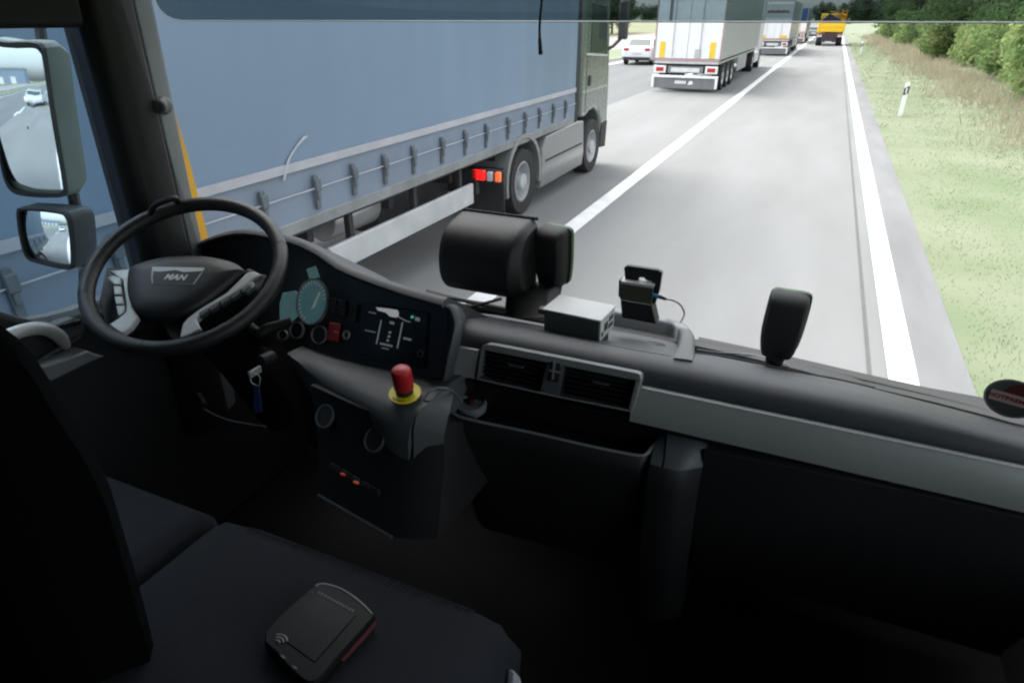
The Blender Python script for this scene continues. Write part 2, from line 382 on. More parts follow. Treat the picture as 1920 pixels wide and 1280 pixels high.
# the far wood closes the view
P = []
for k in range(150):
    if k < 60: c = (random.uniform(4, 42), random.uniform(150, 420))
    else: c = (random.uniform(-150, 60), random.uniform(480, 600))
    P.append(crown_pts(500, 4.2, random.uniform(8, 13), 8, .5) + np.array([c[0], c[1], 0]))
fw = bpy.data.objects.new('far_wood', card_mesh('far_wood', np.concatenate(P), .55, M['leaf_far'])); COL.objects.link(fw)
tag(fw, 'far grey green wood closing the view down the road', 'wood', kind='stuff')

# marker posts
M['postwhite'] = mat('post plastic', (.78, .80, .78), .5, var=.04)
def marker(x, y, label):
    t = thing('marker_post', label, 'marker post', (x, y, verge_z(x)), 'marker posts on the verge')
    z0 = verge_z(x); mb = MB()
    mb.prism([(x - .06, y - .05, z0 - .1), (x + .06, y - .05, z0 - .1), (x + .03, y + .06, z0 - .1), (x - .03, y + .06, z0 - .1)], (0, 0, .98))
    mb.build('post', M['postwhite'], t, .012)
    bd = MB(); bd.prism([(x - .0625, y - .054, z0 + .55), (x + .0625, y - .054, z0 + .62), (x + .0625, y - .054, z0 + .82), (x - .0625, y - .054, z0 + .75)], (0, .06, 0)); b = bd.build('band', M['black'], t)
    rf = MB(); rf.bb(x - .022, x + .022, y - .060, y - .052, z0 + .61, z0 + .76); rf.build('reflector', M['uigrey2'], b, .004)
M['uigrey2'] = mat('reflector', (.65, .66, .66), .25)
marker(2.13, 22.7, 'nearest white marker post with a black slanted band on the verge')
marker(1.98, 60.4, 'middle marker post on the verge, short white with dark band')
marker(2.0, 101.4, 'farthest tiny white marker post on the verge')

# ------------------------------------------------------------------ vehicles
def wheel(parent, cx, cy, r, wd, side=1, name='wheel', rim='rimgrey'):
    """wheel with its axle along X; side +1 faces +X"""
    t = MB(); x0 = cx - side * wd
    t.lathe_open((x0, cy, r), (side, 0, 0), [(r * .62, 0), (r * .95, 0), (r, wd * .12), (r, wd * .86), (r * .95, wd), (r * .62, wd * .98)], 40)
    w_ = t.build(name, M['rubber'], parent)
    h = MB(); h.lathe((x0 + side * wd * .2, cy, r), (side, 0, 0), [(r * .63, 0), (r * .63, wd * .75), (r * .56, wd * .77), (r * .5, wd * .45), (r * .26, wd * .50), (r * .24, wd * .80), (r * .08, wd * .84), (.001, wd * .84)], 32)
    for k in range(10):
        a = 2 * PI * k / 10; h.lathe((x0 + side * wd * .62, cy + math.cos(a) * r * .38, r + math.sin(a) * r * .38), (side, 0, 0), [(r * .035, 0), (r * .035, wd * .12), (.001, wd * .13)], 8)
    h.build('rim', M[rim], w_)
    return w_
M['rimgrey'] = mat('steel rim', (.45, .46, .47), .4, metal=.4, var=.1)
M['curtain'] = mat('blue trailer curtain', (.148, .208, .290), .42, var=.13, scale=.45, bump=.1, bscale=40, stretch=(1, 1, .5))
M['curtaintop'] = mat('blue grey curtain hem', (.165, .205, .27), .45, var=.08, scale=2)
M['stripe'] = mat('pale stripe', (.46, .46, .50), .5, var=.06)
M['palestripe'] = mat('pale curtain band', (.36, .36, .40), .5, var=.12, scale=3)
M['railgrey'] = mat('dirty side rail', (.23, .24, .25), .5, metal=.3, var=.2, scale=4)
M['bucklegrey'] = mat('grey buckle', (.095, .11, .125), .6)
M['alu'] = mat('aluminium', (.55, .56, .57), .4, metal=.6, var=.08)
M['chassis'] = mat('chassis black', (.02, .021, .022), .7, var=.3, scale=8)
M['cabgreen'] = mat('grey green cab paint', (.095, .118, .104), .28, var=.05, coat=.5)
M['cabglass'] = mat('dark vehicle glass', (.035, .05, .045), .12, var=.1, spec=.25)
M['skirt'] = mat('grey side skirt', (.145, .150, .150), .35, var=.08, coat=.3)
M['beam'] = mat('white side guard', (.40, .41, .42), .5, var=.15, scale=3)

# --- blue curtain-sided trailer alongside
SX = -3.65
def strip_y(y0, y1, z0, z1, x, m, name, parent, t=.02, bev=0): mb = MB(); mb.bb(x - t, x, y0, y1, z0, z1); return mb.build(name, m, parent, bev)
tr = thing('semi_trailer', 'long blue grey curtain sided trailer passing close on the left', 'trailer', (-4.9, 4, 0))
g = MB(); rows = []
yy = np.linspace(-2.85, 10.62, 220)
for y in yy:
    ph = (y % .64) / .64; f = .004 * math.cos(2 * PI * ph) + .004 * math.sin(y * 1.9) + .002 * math.sin(y * 13)
    rows.append([(SX + f * k, y, z) for z, k in ((1.46, .3), (1.7, .7), (2.2, 1), (3.0, 1), (3.7, .6), (3.95, .1))])
g.loft(rows, closed=False); g.build('curtain', M['curtain'], tr, ang=60)
g = MB(); rows = []
for y in yy:
    ph = (y % .56) / .56; f = .012 * math.cos(2 * PI * ph)
    rows.append([(SX + f * k - .01, y, z) for z, k in ((1.08, .6), (1.2, 1), (1.35, .7), (1.468, .3))])
g.loft(rows, closed=False); g.build('curtain_hem', M['curtaintop'], tr, ang=60)
strip_y(-2.85, 10.6, 1.47, 1.535, SX + .016, M['palestripe'], 'pale_stripe', tr, .012)
g = MB(); g.tube([(SX + .014, -2.8, 1.295), (SX + .014, 10.6, 1.295)], .006, 6); g.build('lashing_rope', M['palestripe'], tr)
bk = [10.13, 9.6, 9.05, 8.53, 7.97, 7.33, 6.79, 6.26, 5.68, 5.18, 4.7, 4.2, 3.6, 3.0, 2.4, 1.8, 1.2, .6, 0, -.6, -1.2, -1.8, -2.4]
for y in bk:
    g = MB(); g.bb(SX + .004, SX + .022, y - .025, y + .025, 1.12, 1.40); b = g.build('strap', M['hemdark'] if 'hemdark' in M else M.setdefault('hemdark', mat('grey strap', (.095, .11, .125), .6)), tr, .004)
    g = MB(); g.bb(SX + .02, SX + .045, y - .032, y + .032, 1.27, 1.37); g.bb(SX + .02, SX + .04, y - .018, y + .018, 1.2, 1.27); g.build('buckle', M['bucklegrey'], b, .006)
M['swoosh'] = mat('white curtain print', (.36, .40, .43), .5, var=.15)
pts = spline([px(570, 255, X=SX), px(552, 276, X=SX), px(538, 300, X=SX), px(533, 322, X=SX), px(529, 338, X=SX)], 6)
g = MB(); g.loft([[p + V((.018, -wdt, 0)), p + V((.018, wdt, 0))] for p, wdt in zip(pts, np.interp(np.arange(len(pts)), [0, 6, 18, len(pts) - 1], [.032, .014, .016, .010]))], closed=False); g.build('curtain_print', M['swoosh'], tr)
strip_y(-2.9, 10.65, .985, 1.085, SX - .0, M['railgrey'], 'side_rail', tr, .09, .008)
g = MB(); g.bb(SX - .06, SX + .01, 10.62, 10.72, 1.0, 4.0); g.bb(SX - 2.5, SX - .06, 10.62, 10.70, 1.0, 4.0); g.build('front_wall', M['chassis'], tr, .01)
g = MB(); g.bb(SX - 2.5, SX - .02, -2.9, 10.62, 3.96, 4.02); g.build('roof', M['stripe'], tr)
g = MB(); g.bb(SX - 2.5, SX - .02, -2.95, -2.86, 1.0, 3.95); g.build('rear_door', M['stripe'], tr, .01)
g = MB(); g.bb(SX - 2.54, SX - 2.5, -2.9, 10.62, 1.0, 3.95); g.build('far_curtain', M['curtain'], tr)
g = MB(); g.bb(SX - 2.4, SX - .12, -2.8, 10.5, .92, .98)
for x in (-4.45, -5.35): g.bb(x - .06, x + .06, -2.7, 8.4, .62, .92)
for k in range(9): g.bb(SX - 2.3, SX - .2, -2 + 1.25 * k, -1.92 + 1.25 * k, .78, .92)
g.build('chassis', M['chassis'], tr)
A = [(890, 343), (890, 384), (660, 500), (628, 456)]
g = MB(); g.prism([(SX - .02, 7.03, .745), (SX - .02, 7.03, .50), (SX - .02, 4.45, .50), (SX - .02, 4.3, .74)], (-.05, 0, 0)); sg = g.build('side_guard', M['beam'], tr, .012)
g = MB(); 
for y in (4.7, 5.8, 6.8): g.bb(SX - .13, SX - .07, y - .03, y + .03, .5, .95)
g.build('guard_bracket', M['chassis'], sg)
g = MB(); g.bb(-5.9, -4.15, 5.7, 7.25, .42, .93); g.bb(-5.9, -4.3, 3.9, 4.15, .45, .93); g.build('shade_block', M['chassis'], tr, .02)  # black blocks added only to darken the gap under the trailer
g = MB(); g.lathe((SX - .5, 4.75, .83), (0, 1, 0), [(.001, 0), (.20, 0), (.22, .03), (.22, .72), (.20, .75), (.001, .75)], 24); g.build('air_tank', M['alu'], tr)
g = MB(); g.bb(SX - .45, SX - .33, 4.22, 4.34, .12, 1.0); g.bb(SX - .55, SX - .25, 4.15, 4.42, .06, .14); g.build('landing_leg', M['chassis'], tr, .01)
for y in (.2, -1.1, 1.5):
    for s, x in ((1, SX - .02), (-1, SX - 2.48)): wheel(tr, x, y, .52, .36, s)

# --- its tractor unit
tc = thing('tractor_unit', 'grey green tractor unit pulling the blue curtain sided trailer', 'truck', (-4.9, 10, 0))
FX = SX + .02
def fender(cy, r, name='fender', a0=-15, a1=195, m='skirt', x=FX):
    g = MB(); rings = []
    for k in range(15):
        a = math.radians(a0 + (a1 - a0) * k / 14); c, s = math.cos(a), math.sin(a)
        rings.append([(x, cy + c * r, .50 + s * r), (x, cy + c * (r + .07), .50 + s * (r + .07)), (x - .55, cy + c * (r + .07), .50 + s * (r + .07)), (x - .55, cy + c * r, .50 + s * r)])
    g.loft(rings); return g.build(name, M[m], tc, .008)
for s, x in ((1, SX), (-1, SX - 2.48)): wheel(tc, x, 11.65, .46, .34, s); wheel(tc, x, 8.53, .46, .5 if s > 0 else .34, s)
fender(8.53, .55)
# side skirt between the wheels
prof = [(9.12, .24), (11.05, .24), (11.12, .45), (11.05, .98), (10.7, 1.0), (9.35, .96), (9.18, .8)]
g = MB(); g.prism([(FX, y, z) for y, z in prof], (-.5, 0, 0)); sk = g.build('side_skirt', M['skirt'], tc, .02)
g = MB(); g.prism([(FX + .004, y, z) for y, z in ((9.3, .60), (11.0, .60), (11.0, .63), (9.3, .63))], (-.02, 0, 0)); g.build('skirt_seam', M['chassis'], sk)
g = MB(); g.prism([(FX - .1, y, z) for y, z in ((9.3, .97), (10.9, 1.0), (10.9, 1.06), (9.3, 1.02))], (-.5, 0, 0)); g.build('catwalk', M['chassis'], tc)
g = MB(); g.bb(-4.6, -4.4, 7.2, 11.0, .62, .95); g.bb(-5.4, -5.2, 7.2, 11.0, .62, .95); g.bb(-6.0, -3.75, 7.25, 7.33, .55, .85); g.bb(-5.3, -4.5, 7.9, 9.2, .9, 1.05); g.build('chassis', M['chassis'], tc)
g = MB(); g.prism([(FX, 7.82, .12), (FX - .55, 7.82, .12), (FX - .55, 7.80, .78), (FX, 7.80, .78)], (0, .03, 0)); g.build('mud_flap', M['chassis'], tc)
def lamp_box(x, y, w_, h_, t_=.06): c = px(x, y, Y=7.28); g = MB(); g.box(c, (w_, t_, h_)); return g
g = lamp_box(898, 328, .17, .12); tl_ = g.build('tail_light', M.setdefault('ledtail', mat('lit tail light', (.6, .01, .01), .3, var=0, emit=(1, .012, .01), es=.35)), tc, .015)
g = lamp_box(934, 332, .07, .12); g.build('indicator_lamp', M.setdefault('indor', mat('orange lamp', (.85, .20, .06), .3, var=0, emit=(1, .12, .03), es=.10)), tc, .01)
g = lamp_box(919, 331, .07, .11); g.build('lamp_lens', M['stripe'], tl_, .008)
c_ = px(916, 331, Y=7.33); g = MB(); g.box(c_ + V((0, .02, 0)), (.42, .05, .17)); g.build('lamp_bracket', M['chassis'], tc, .01)
# cab shell
side = [(10.98, 1.02), (11.1, 1.02), (11.22, 1.00), (11.45, 1.06), (11.75, 1.10), (12.0, 1.0), (12.14, .82), (12.2, .34), (12.52, .30), (12.60, .5), (12.58, 1.3), (12.50, 2.0), (12.36, 2.9), (12.05, 3.45), (10.98, 3.7)]
g = MB(); g.prism([(SX - .02, y, z) for y, z in side], (-2.46, 0, 0)); cb = g.build('cab', M['cabgreen'], tc, .06, seg=3)
def on_side(name, pts, m, t=.012, par=None, x=SX - .02, bev=.004):
    g = MB(); g.prism([(x + t, y, z) for y, z in pts], (-t * 2, 0, 0)); return g.build(name, M[m], par or tc, bev)
on_side('side_window', [(11.35, 2.02), (12.28, 1.96), (12.24, 2.3), (12.12, 2.72), (11.35, 2.75)], 'cabglass', par=cb)
on_side('door_handle', [(11.32, 1.5), (11.42, 1.5), (11.42, 1.66), (11.32, 1.66)], 'chassis', .02, cb)
on_side('window_trim', [(11.15, 1.985), (12.32, 1.92), (12.32, 1.95), (11.15, 2.015)], 'stripe', .014, cb)
on_side('door_seam', [(11.2, 1.1), (11.215, 1.1), (11.215, 2.9), (11.2, 2.9)], 'chassis', .003, cb, bev=0)
g = MB(); g.bb(SX - .12, SX - .05, 11.0, 11.06, 1.1, 3.7); g.build('cab_edge', M['chassis'], tc)
on_side('step_panel', [(12.16, .36), (12.5, .33), (12.54, .80), (12.2, .78)], 'chassis', .012)
g = MB(); g.prism([(SX - .3, 12.50, 2.0), (SX - 2.2, 12.50, 2.0), (SX - 2.2, 12.36, 2.9), (SX - .3, 12.36, 2.9)], (0, .04, .01)); g.build('windscreen', M['cabglass'], cb)
# mirrors of that tractor
g = MB(); c = px(1169, 50, Y=12.6); g.box((c.x, 12.6, c.z + .1), (.17, .12, .62)); wm = g.build('wing_mirror', M['mirrordark'], tc, .03)
g = MB(); g.tube([(SX - .05, 12.35, 2.02), (SX + .03, 12.5, 2.08), (c.x - .02, 12.6, 2.22)], .03); g.tube([(SX - .05, 12.2, 2.9), (c.x, 12.6, 2.88)], .025); g.build('mirror_arm', M['chassis'], wm)

# --- trucks ahead
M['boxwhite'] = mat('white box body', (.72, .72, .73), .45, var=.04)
M['boxgrey'] = mat('grey and shaded side', (.42, .44, .44), .4, var=.05, stretch=(1, .3, 1))  # sides of the white boxes darkened in colour, as turned from the light
M['pinkedge'] = mat('reddish door frame', (.40, .26, .26), .5, var=.08)
M['retro'] = mat('yellow reflector', (.72, .50, .03), .4, var=.08)
M['flap'] = mat('grey mud flap', (.17, .175, .185), .6)
M['plate'] = mat('number plate', (.62, .63, .62), .4)
def box_truck(name, label, y, x0, x1, ztop, L, zf=1.13, body='boxwhite', side='boxgrey', edge='pinkedge', near=True):
    t = thing(name, label, 'truck', ((x0 + x1) / 2, y, 0), 'trucks in the lane ahead'); xm = (x0 + x1) / 2
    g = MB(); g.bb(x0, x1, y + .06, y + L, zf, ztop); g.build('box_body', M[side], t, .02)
    for a, b in ((x0 + .04, xm - .006), (xm + .006, x1 - .04)):
        g = MB(); g.bb(a, b, y, y + .055, zf + .04, ztop - .05); g.build('rear_door', M[body], t, .008)
    g = MB(); g.bb(x0 - .01, x0 + .035, y - .01, y + .06, zf, ztop); g.bb(x1 - .035, x1 + .01, y - .01, y + .06, zf, ztop); g.bb(x0 + .035, x1 - .035, y - .01, y + .05, ztop - .06, ztop); g.bb(x0 + .035, x1 - .035, y - .02, y + .058, zf - .06, zf + .03); g.build('door_frame', M[edge], t)
    g = MB(); g.bb(x0 + .05, x1 - .05, y - .02, y + L - .2, zf - .14, zf - .065); g.build('rear_sill', M['alu'], t)
    for k, a in enumerate((xm - .55, xm + .45)):
        g = MB(); g.tube([(a, y - .03, zf + .1), (a, y - .03, ztop - .1)], .018, 6); g.build('lock_rod', M['alu'], t)
    g = MB(); g.bb(xm - .42, xm - .30, y + .1, y + L - 3, .62, zf - .14); g.bb(xm + .30, xm + .42, y + .1, y + L - 3, .62, zf - .14); g.bb(x0 + .1, x1 - .1, y + .08, y + .2, .66, zf - .14); g.build('chassis', M['chassis'], t)
    for a in (x0 + .05, x1 - .5):
        g = MB(); g.bb(a, a + .45, y - .03, y + .08, .66, .92); h = g.build('light_unit', M['white'], t, .015)
        g = MB(); g.bb(a + .08, a + .37, y - .045, y - .028, .72, .86); g.build('red_lens', M['red'], h, .01)
    g = MB(); g.bb(x0 + .58, x1 - .58, y - .02, y + .07, .66, .90); p = g.build('plate_holder', M['flap'], t, .008)
    g = MB(); g.bb(x0 + .70, x1 - .70, y - .03, y - .021, .70, .85); g.build('number_plate', M['plate'], p, .004)
    g = MB(); g.bb(x0, x1, y - .06, y + .06, .50, .585); g.bb(x0, x0 + .09, y - .06, y + .05, .14, .50); g.bb(x1 - .09, x1, y - .06, y + .05, .14, .50); bp = g.build('bumper', M['white'], t, .012)
    g = MB(); g.bb(x0 + .1, x1 - .1, y, y + .02, .12, .50); fl = g.build('mud_flap', M['flap'], t)
    if near:
        g = MB()
        for k in range(5): g.bb(xm - .34 + .085 * k, xm - .275 + .085 * k, y - .012, y - .002, .29, .40)
        g.prism([(xm + .14, y - .012, .26), (xm + .2, y - .012, .40), (xm + .3, y - .012, .40), (xm + .34, y - .012, .30), (xm + .26, y - .012, .27)], (0, .01, 0)); g.build('flap_lettering', M['white'], fl)
        for a in (x0 + .20, x1 - .42):
            g = MB(); g.bb(a, a + .20, y - .016, y - .001, zf + .06, zf + .60); g.build('reflector', M['retro'], t)
        g = MB(); g.bb(x1 - .95, x1 - .72, y - .014, y - .001, zf + .06, zf + .36); g.build('door_sticker', M['boxgrey'], t)
        g = MB(); g.bb(x0 + .45, x0 + .56, y - .014, y - .001, zf + 1.3, zf + 2.4); g.build('door_label', M['flap'], t)
    for k in range(3):
        for s, x in ((1, x1 - .03), (-1, x0 + .03)): wheel(t, x, y + 1.5 + 1.31 * k, .5, .36, s)
    g = MB(); g.bb(x1 - .06, x1 - .01, y + 5.6, y + 8.8, .42, .98); g.build('side_guard', M['beam'], t, .01)
    for s, x in ((1, x1 - .03), (-1, x0 + .03)): wheel(t, x, y + L - 1.2, .5, .5, s); wheel(t, x, y + L + 2.3, .5, .34, s)
    g = MB(); g.bb(x0 + .05, x1 - .05, y + L + .9, y + L + 2.9, .9, ztop - .3); g.bb(x0 + .1, x1 - .04, y + L - 1, y + L + 1.7, .35, .9); g.build('cab', M['boxwhite'], t, .06)
    return t
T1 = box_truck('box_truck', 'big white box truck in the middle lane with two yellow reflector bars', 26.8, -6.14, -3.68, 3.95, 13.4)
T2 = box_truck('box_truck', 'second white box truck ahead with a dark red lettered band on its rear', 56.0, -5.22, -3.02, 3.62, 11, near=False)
g = MB(); g.bb(-5.18, -3.1, 55.97, 55.995, 2.52, 3.42); bd_ = g.build('grey_band', M['boxgrey'], T2)
g = MB(); g.bb(-5.08, -4.90, 55.94, 55.968, 2.80, 3.05)
for k in range(11): g.bb(-4.78 + .135 * k, -4.69 + .135 * k, 55.94, 55.968, 2.84, 2.98 + .03 * (k % 3))
g.build('band_lettering', M.setdefault('dkred', mat('dark red print', (.12, .02, .03), .5)), bd_)
for a in (-5.15, -3.72):
    g = MB(); g.bb(a, a + .5, 55.97, 55.995, 1.18, 1.38); g.build('reflector', M['retro'], T2)
g = MB(); g.bb(-4.98, -4.92, 55.93, 55.98, 1.75, 2.35); g.build('rear_handle', M['chassis'], T2)
T3 = box_truck('box_truck', 'far blue topped truck ahead of the second white box truck', 84, -5.2, -3.0, 3.45, 10, near=False, side='curtain')
g = MB(); g.bb(-5.1, -3.1, 83.95, 83.99, 2.2, 3.4); g.build('blue_panel', M['bluepanel'] if 'bluepanel' in M else M.setdefault('bluepanel', mat('blue panel', (.05, .10, .28), .4)), T3)

# --- yellow tipper in our lane
t = thing('tipper_truck', 'yellow tipper truck with orange gear driving ahead in our lane', 'truck', (-.5, 78, 0))
M['tipper'] = mat('yellow tipper paint', (.80, .50, .01), .45, var=.06)
M['orange'] = mat('orange gear paint', (.62, .22, .02), .45, var=.1)
X0, X1, Yt = -1.75, .72, 78
g = MB(); g.bb(X0 + .05, X1 - .05, Yt, Yt + .08, 1.28, 2.20); tg = g.build('tailgate', M['tipper'], t, .02)
g = MB(); [g.bb(x - .05, x + .05, Yt - .05, Yt - .001, 1.28, 2.2) for x in (X0 + .12, X1 - .12)]; g.bb(X0 + .17, X1 - .17, Yt - .03, Yt - .001, 1.70, 1.76); g.build('tailgate_rib', M['tipper'], tg)
g = MB(); g.bb(X0, X0 + .06, Yt + .08, Yt + 5, 1.25, 2.25); g.bb(X1 - .06, X1, Yt + .08, Yt + 5, 1.25, 2.25); g.bb(X0 + .06, X1 - .06, Yt + .08, Yt + 5, 1.25, 1.32); g.bb(X0 + .06, X1 - .06, Yt + 4.9, Yt + 5, 1.32, 2.6); g.build('tipper_body', M['tipper'], t)
g = MB(); g.loft([[(X0 + .1, Yt + .4 + k * .9, 1.6), (X0 + .3, Yt + .4 + k * .9, 2.3 + .25 * math.sin(k * 2)), (-.9, Yt + .4 + k * .9, 2.75 + .15 * math.cos(k)), (.1, Yt + .4 + k * .9, 2.4 + .2 * math.sin(k)), (X1 - .1, Yt + .4 + k * .9, 1.6)] for k in range(5)]); g.build('load', M.setdefault('load', mat('purple brown load', (.10, .055, .085), .9, var=.4, scale=3)), t)
g = MB(); g.tube([(-.3, Yt + 1, 2.3), (-.9, Yt + 1.2, 3.1), (.4, Yt + 1.1, 2.75), (.2, Yt + 1, 3.25)], .07, 8); g.tube([(.65, Yt + .8, 2.2), (.68, Yt + .8, 3.2), (.1, Yt + .9, 2.85)], .07, 8); g.bb(-.2, .6, Yt + .9, Yt + 1.3, 2.45, 2.75); g.build('loading_crane', M['orange'], t)
g = MB(); g.bb(-1.0, -.88, Yt + .1, Yt + 6, .7, 1.2); g.bb(-.2, -.08, Yt + .1, Yt + 6, .7, 1.2); g.bb(X0 + .15, X1 - .15, Yt + .05, Yt + .2, .75, 1.15); g.bb(X0 + .5, X1 - .6, Yt + .02, Yt + .1, .35, .75); g.build('chassis', M.setdefault('purplechassis', mat('dark maroon chassis', (.05, .03, .04), .7, var=.3)), t)
for a in (X0 + .1, X1 - .5):
    g = MB(); g.bb(a, a + .4, Yt - .01, Yt + .05, .82, 1.05); h = g.build('light_unit', M['white'], t, .01)
    g = MB(); g.bb(a + .04, a + .36, Yt - .02, Yt - .011, .93, 1.03); g.build('red_lens', M['red'], h)
g = MB(); g.bb(-.85, -.25, Yt - .02, Yt + .01, .28, .42); g.build('number_plate', M['plate'], t)
for k in range(2):
    for s, x in ((1, X1 - .05), (-1, X0 + .05)): wheel(t, x, Yt + .9 + 1.35 * k, .5, .55, s)
for s, x in ((1, X1 - .05), (-1, X0 + .05)): wheel(t, x, Yt + 5.8, .5, .34, s)
g = MB(); g.bb(X0 + .05, X1 - .05, Yt + 5.1, Yt + 7.2, .8, 2.9); g.build('cab', M['tipper'], t, .08)

# --- cars
def car(label, x, y, paint, rot=0, group=None, L=4.3, W=1.78, Hh=1.45):
    t = thing('car', label, 'car', (x, y, 0), group)
    prof = [(0, .45), (.02, .72), (.12, .95), (.5, 1.00), (1.0, Hh - .02), (1.7, Hh), (2.35, Hh - .08), (3.1, .98), (4.05, .86), (4.25, .68), (4.28, .4), (4.1, .26), (.2, .26)]
    rings = []
    for u, k in ((-1, .90), (-.93, .97), (-.8, 1), (.8, 1), (.93, .97), (1, .90)):
        rr = []
        for py, pz in prof:
            tum = 1 - max(0, pz - .85) * .32
            rr.append((x + u * W / 2 * tum, y + 2.1 + (py - 2.1) * (.985 if abs(u) == 1 else 1), .62 + (pz - .62) * (.96 if abs(u) == 1 else 1)))
        rings.append(rr)
    g = MB(); g.loft(rings); b = g.build('body', M[paint], t, ang=40)
    def glassq(nm, pts): g = MB(); g.prism(pts, (0, -.006, .004)); return g.build(nm, M['cabglass'], t)
    w1, w2 = W * .39, W * .335
    glassq('rear_window', [(x - w1, y + .535, 1.02), (x + w1, y + .535, 1.02), (x + w2, y + .93, Hh - .06), (x - w2, y + .93, Hh - .06)])
    glassq('windscreen', [(x - w1, y + 3.02, 1.04), (x + w1, y + 3.02, 1.04), (x + w2, y + 2.42, Hh - .09), (x - w2, y + 2.42, Hh - .09)])
    for s in (-1, 1):
        g = MB(); g.prism([(x + s * W * .482, y + .75, 1.0), (x + s * W * .482, y + 2.9, 1.0), (x + s * W * .418, y + 2.4, Hh - .1), (x + s * W * .415, y + 1.05, Hh - .08)], (s * .012, 0, 0)); g.build('side_window', M['cabglass'], t)
        g = MB(); g.bb(x + s * W * .36 - .15, x + s * W * .36 + .15, y + .03, y + .14, .78, .93); g.build('tail_light', M['red'], t, .02)
        g = MB(); g.bb(x + s * W * .36 - .14, x + s * W * .36 + .14, y + 4.05, y + 4.22, .62, .76); g.build('headlight', M['white'], t, .02)
        for yw in (.78, 3.4): wheel(t, x + s * W * .5, y + yw, .31, .2, s)
    g = MB(); g.bb(x - .26, x + .26, y - .02, y + .03, .62, .73); g.build('number_plate', M['plate'], t)
    g = MB(); g.bb(x - W * .44, x + W * .44, y - .03, y + .2, .26, .44); g.build('bumper', M['chassis'], t, .03)
    return t
M['carwhite'] = mat('white car paint', (.52, .53, .55), .25, var=.02, coat=.6)
M['carsilver'] = mat('silver car paint', (.50, .52, .54), .3, metal=.4, var=.02, coat=.6)
M['cardark'] = mat('dark car paint', (.09, .10, .09), .3, var=.02, coat=.6)
car('white car in the outer lane left of the white box truck', -10.55, 41.4, 'carwhite')
car('far small dark car between the blue topped truck and the tipper', -2.7, 104, 'cardark')
# --- what the wing mirrors look back on
car('silver car following behind, seen in the wing mirror', -5.2, -27, 'carsilver', Hh=1.46)
bar = thing('crash_barrier', 'long steel crash barrier beside the outer lane', 'barrier', (-13.4, -60, 0))
g = MB(); g.loft([[(-13.4 + dx, yb, z) for dx, z in ((0, .45), (.06, .5), (.06, .56), (0, .60), (.06, .64), (.06, .71), (0, .76), (-.015, .76), (-.015, .45))] for yb in (-220, -8)]); g.build('rail', M['alu'], bar)
for k in range(40): g = MB(); g.bb(-13.5, -13.42, -12 - 4 * k, -11.9 - 4 * k, 0, .7); g.build('barrier_post', M['alu'], bar)
wh = thing('warehouse', 'long blue grey warehouse far behind, seen in the wing mirror', 'building', (-60, -190, 0))
M['whwall'] = mat('warehouse cladding', (.22, .27, .36), .5, stretch=(6, 1, 1))
g = MB(); g.bb(-95, -28, -200, -180, 0, 10); g.build('wall', M['whwall'], wh); g = MB(); g.bb(-95.5, -27.5, -200.5, -179.5, 10, 10.6); g.build('roof', M['boxgrey'], wh)
for k in range(6): g = MB(); g.bb(-90 + 10 * k, -86 + 10 * k, -180, -179.9, 0, 4.5); g.build('loading_door', M['boxwhite'], wh)

# ------------------------------------------------------------------ our own cab
CX = -.45
cab = thing('truck_cab', 'dark truck cab interior round the windscreen with grey left pillar', 'truck cab', (CX, 0, 1.15))
def wy(x, z): return 1.44 - .2 * (z - 1.8) - .30 * abs((x - CX) / 1.1) ** 3
g = MB(); g.bb(-1.6, .70, -1.3, 1.5, 1.08, 1.15); g.build('floor', M.setdefault('carpet', mat('black floor mat', (.012, .0115, .012), .9, spec=.1)), cab)
g = MB(); g.bb(-1.6, .70, -1.36, -1.3, 1.08, 3.2); g.build('back_wall', M['roof'], cab)
g = MB(); g.bb(-1.6, .70, -1.3, 1.1, 3.14, 3.2); g.prism([(-1.55, 1.1, 3.2), (.65, 1.1, 3.2), (.65, 1.26, 2.72), (-1.55, 1.26, 2.72)], (0, -.06, -.02)); g.build('roof_lining', M['roof'], cab)
g = MB(); g.bb(-1.55, .70, 1.47, 1.53, .9, 1.80); g.build('front_wall', M['black'], cab)
# right side with the passenger window
g = MB(); g.bb(.64, .70, -1.3, 1.5, 1.08, 1.86); g.bb(.64, .70, -1.3, -.1, 1.86, 3.2); g.bb(.64, .70, -.1, 1.5, 2.78, 3.2); g.bb(.64, .70, 1.02, 1.16, 1.86, 2.78); g.build('passenger_side', M['black'], cab)
g = MB(); g.bb(.668, .672, -.1, 1.02, 1.86, 2.78); g.build('passenger_window', M['paxglass'], cab)
# windscreen
g = MB(); g.loft([[(x, wy(x, z), z) for x in np.linspace(-1.5, .64, 25)] for z in np.linspace(1.80, 2.76, 8)], closed=False); g.build('windscreen', M['glass'], cab, ang=80)
g = MB(); g.loft([[(x, wy(x, 1.83) + dy, 1.83 + dz) for dy, dz in ((-.012, -.05), (-.012, .012), (-.005, .02), (.03, .02), (.05, -.05))] for x in np.linspace(-1.5, .64, 25)]); g.build('windscreen_seal', M['rubber'], cab)
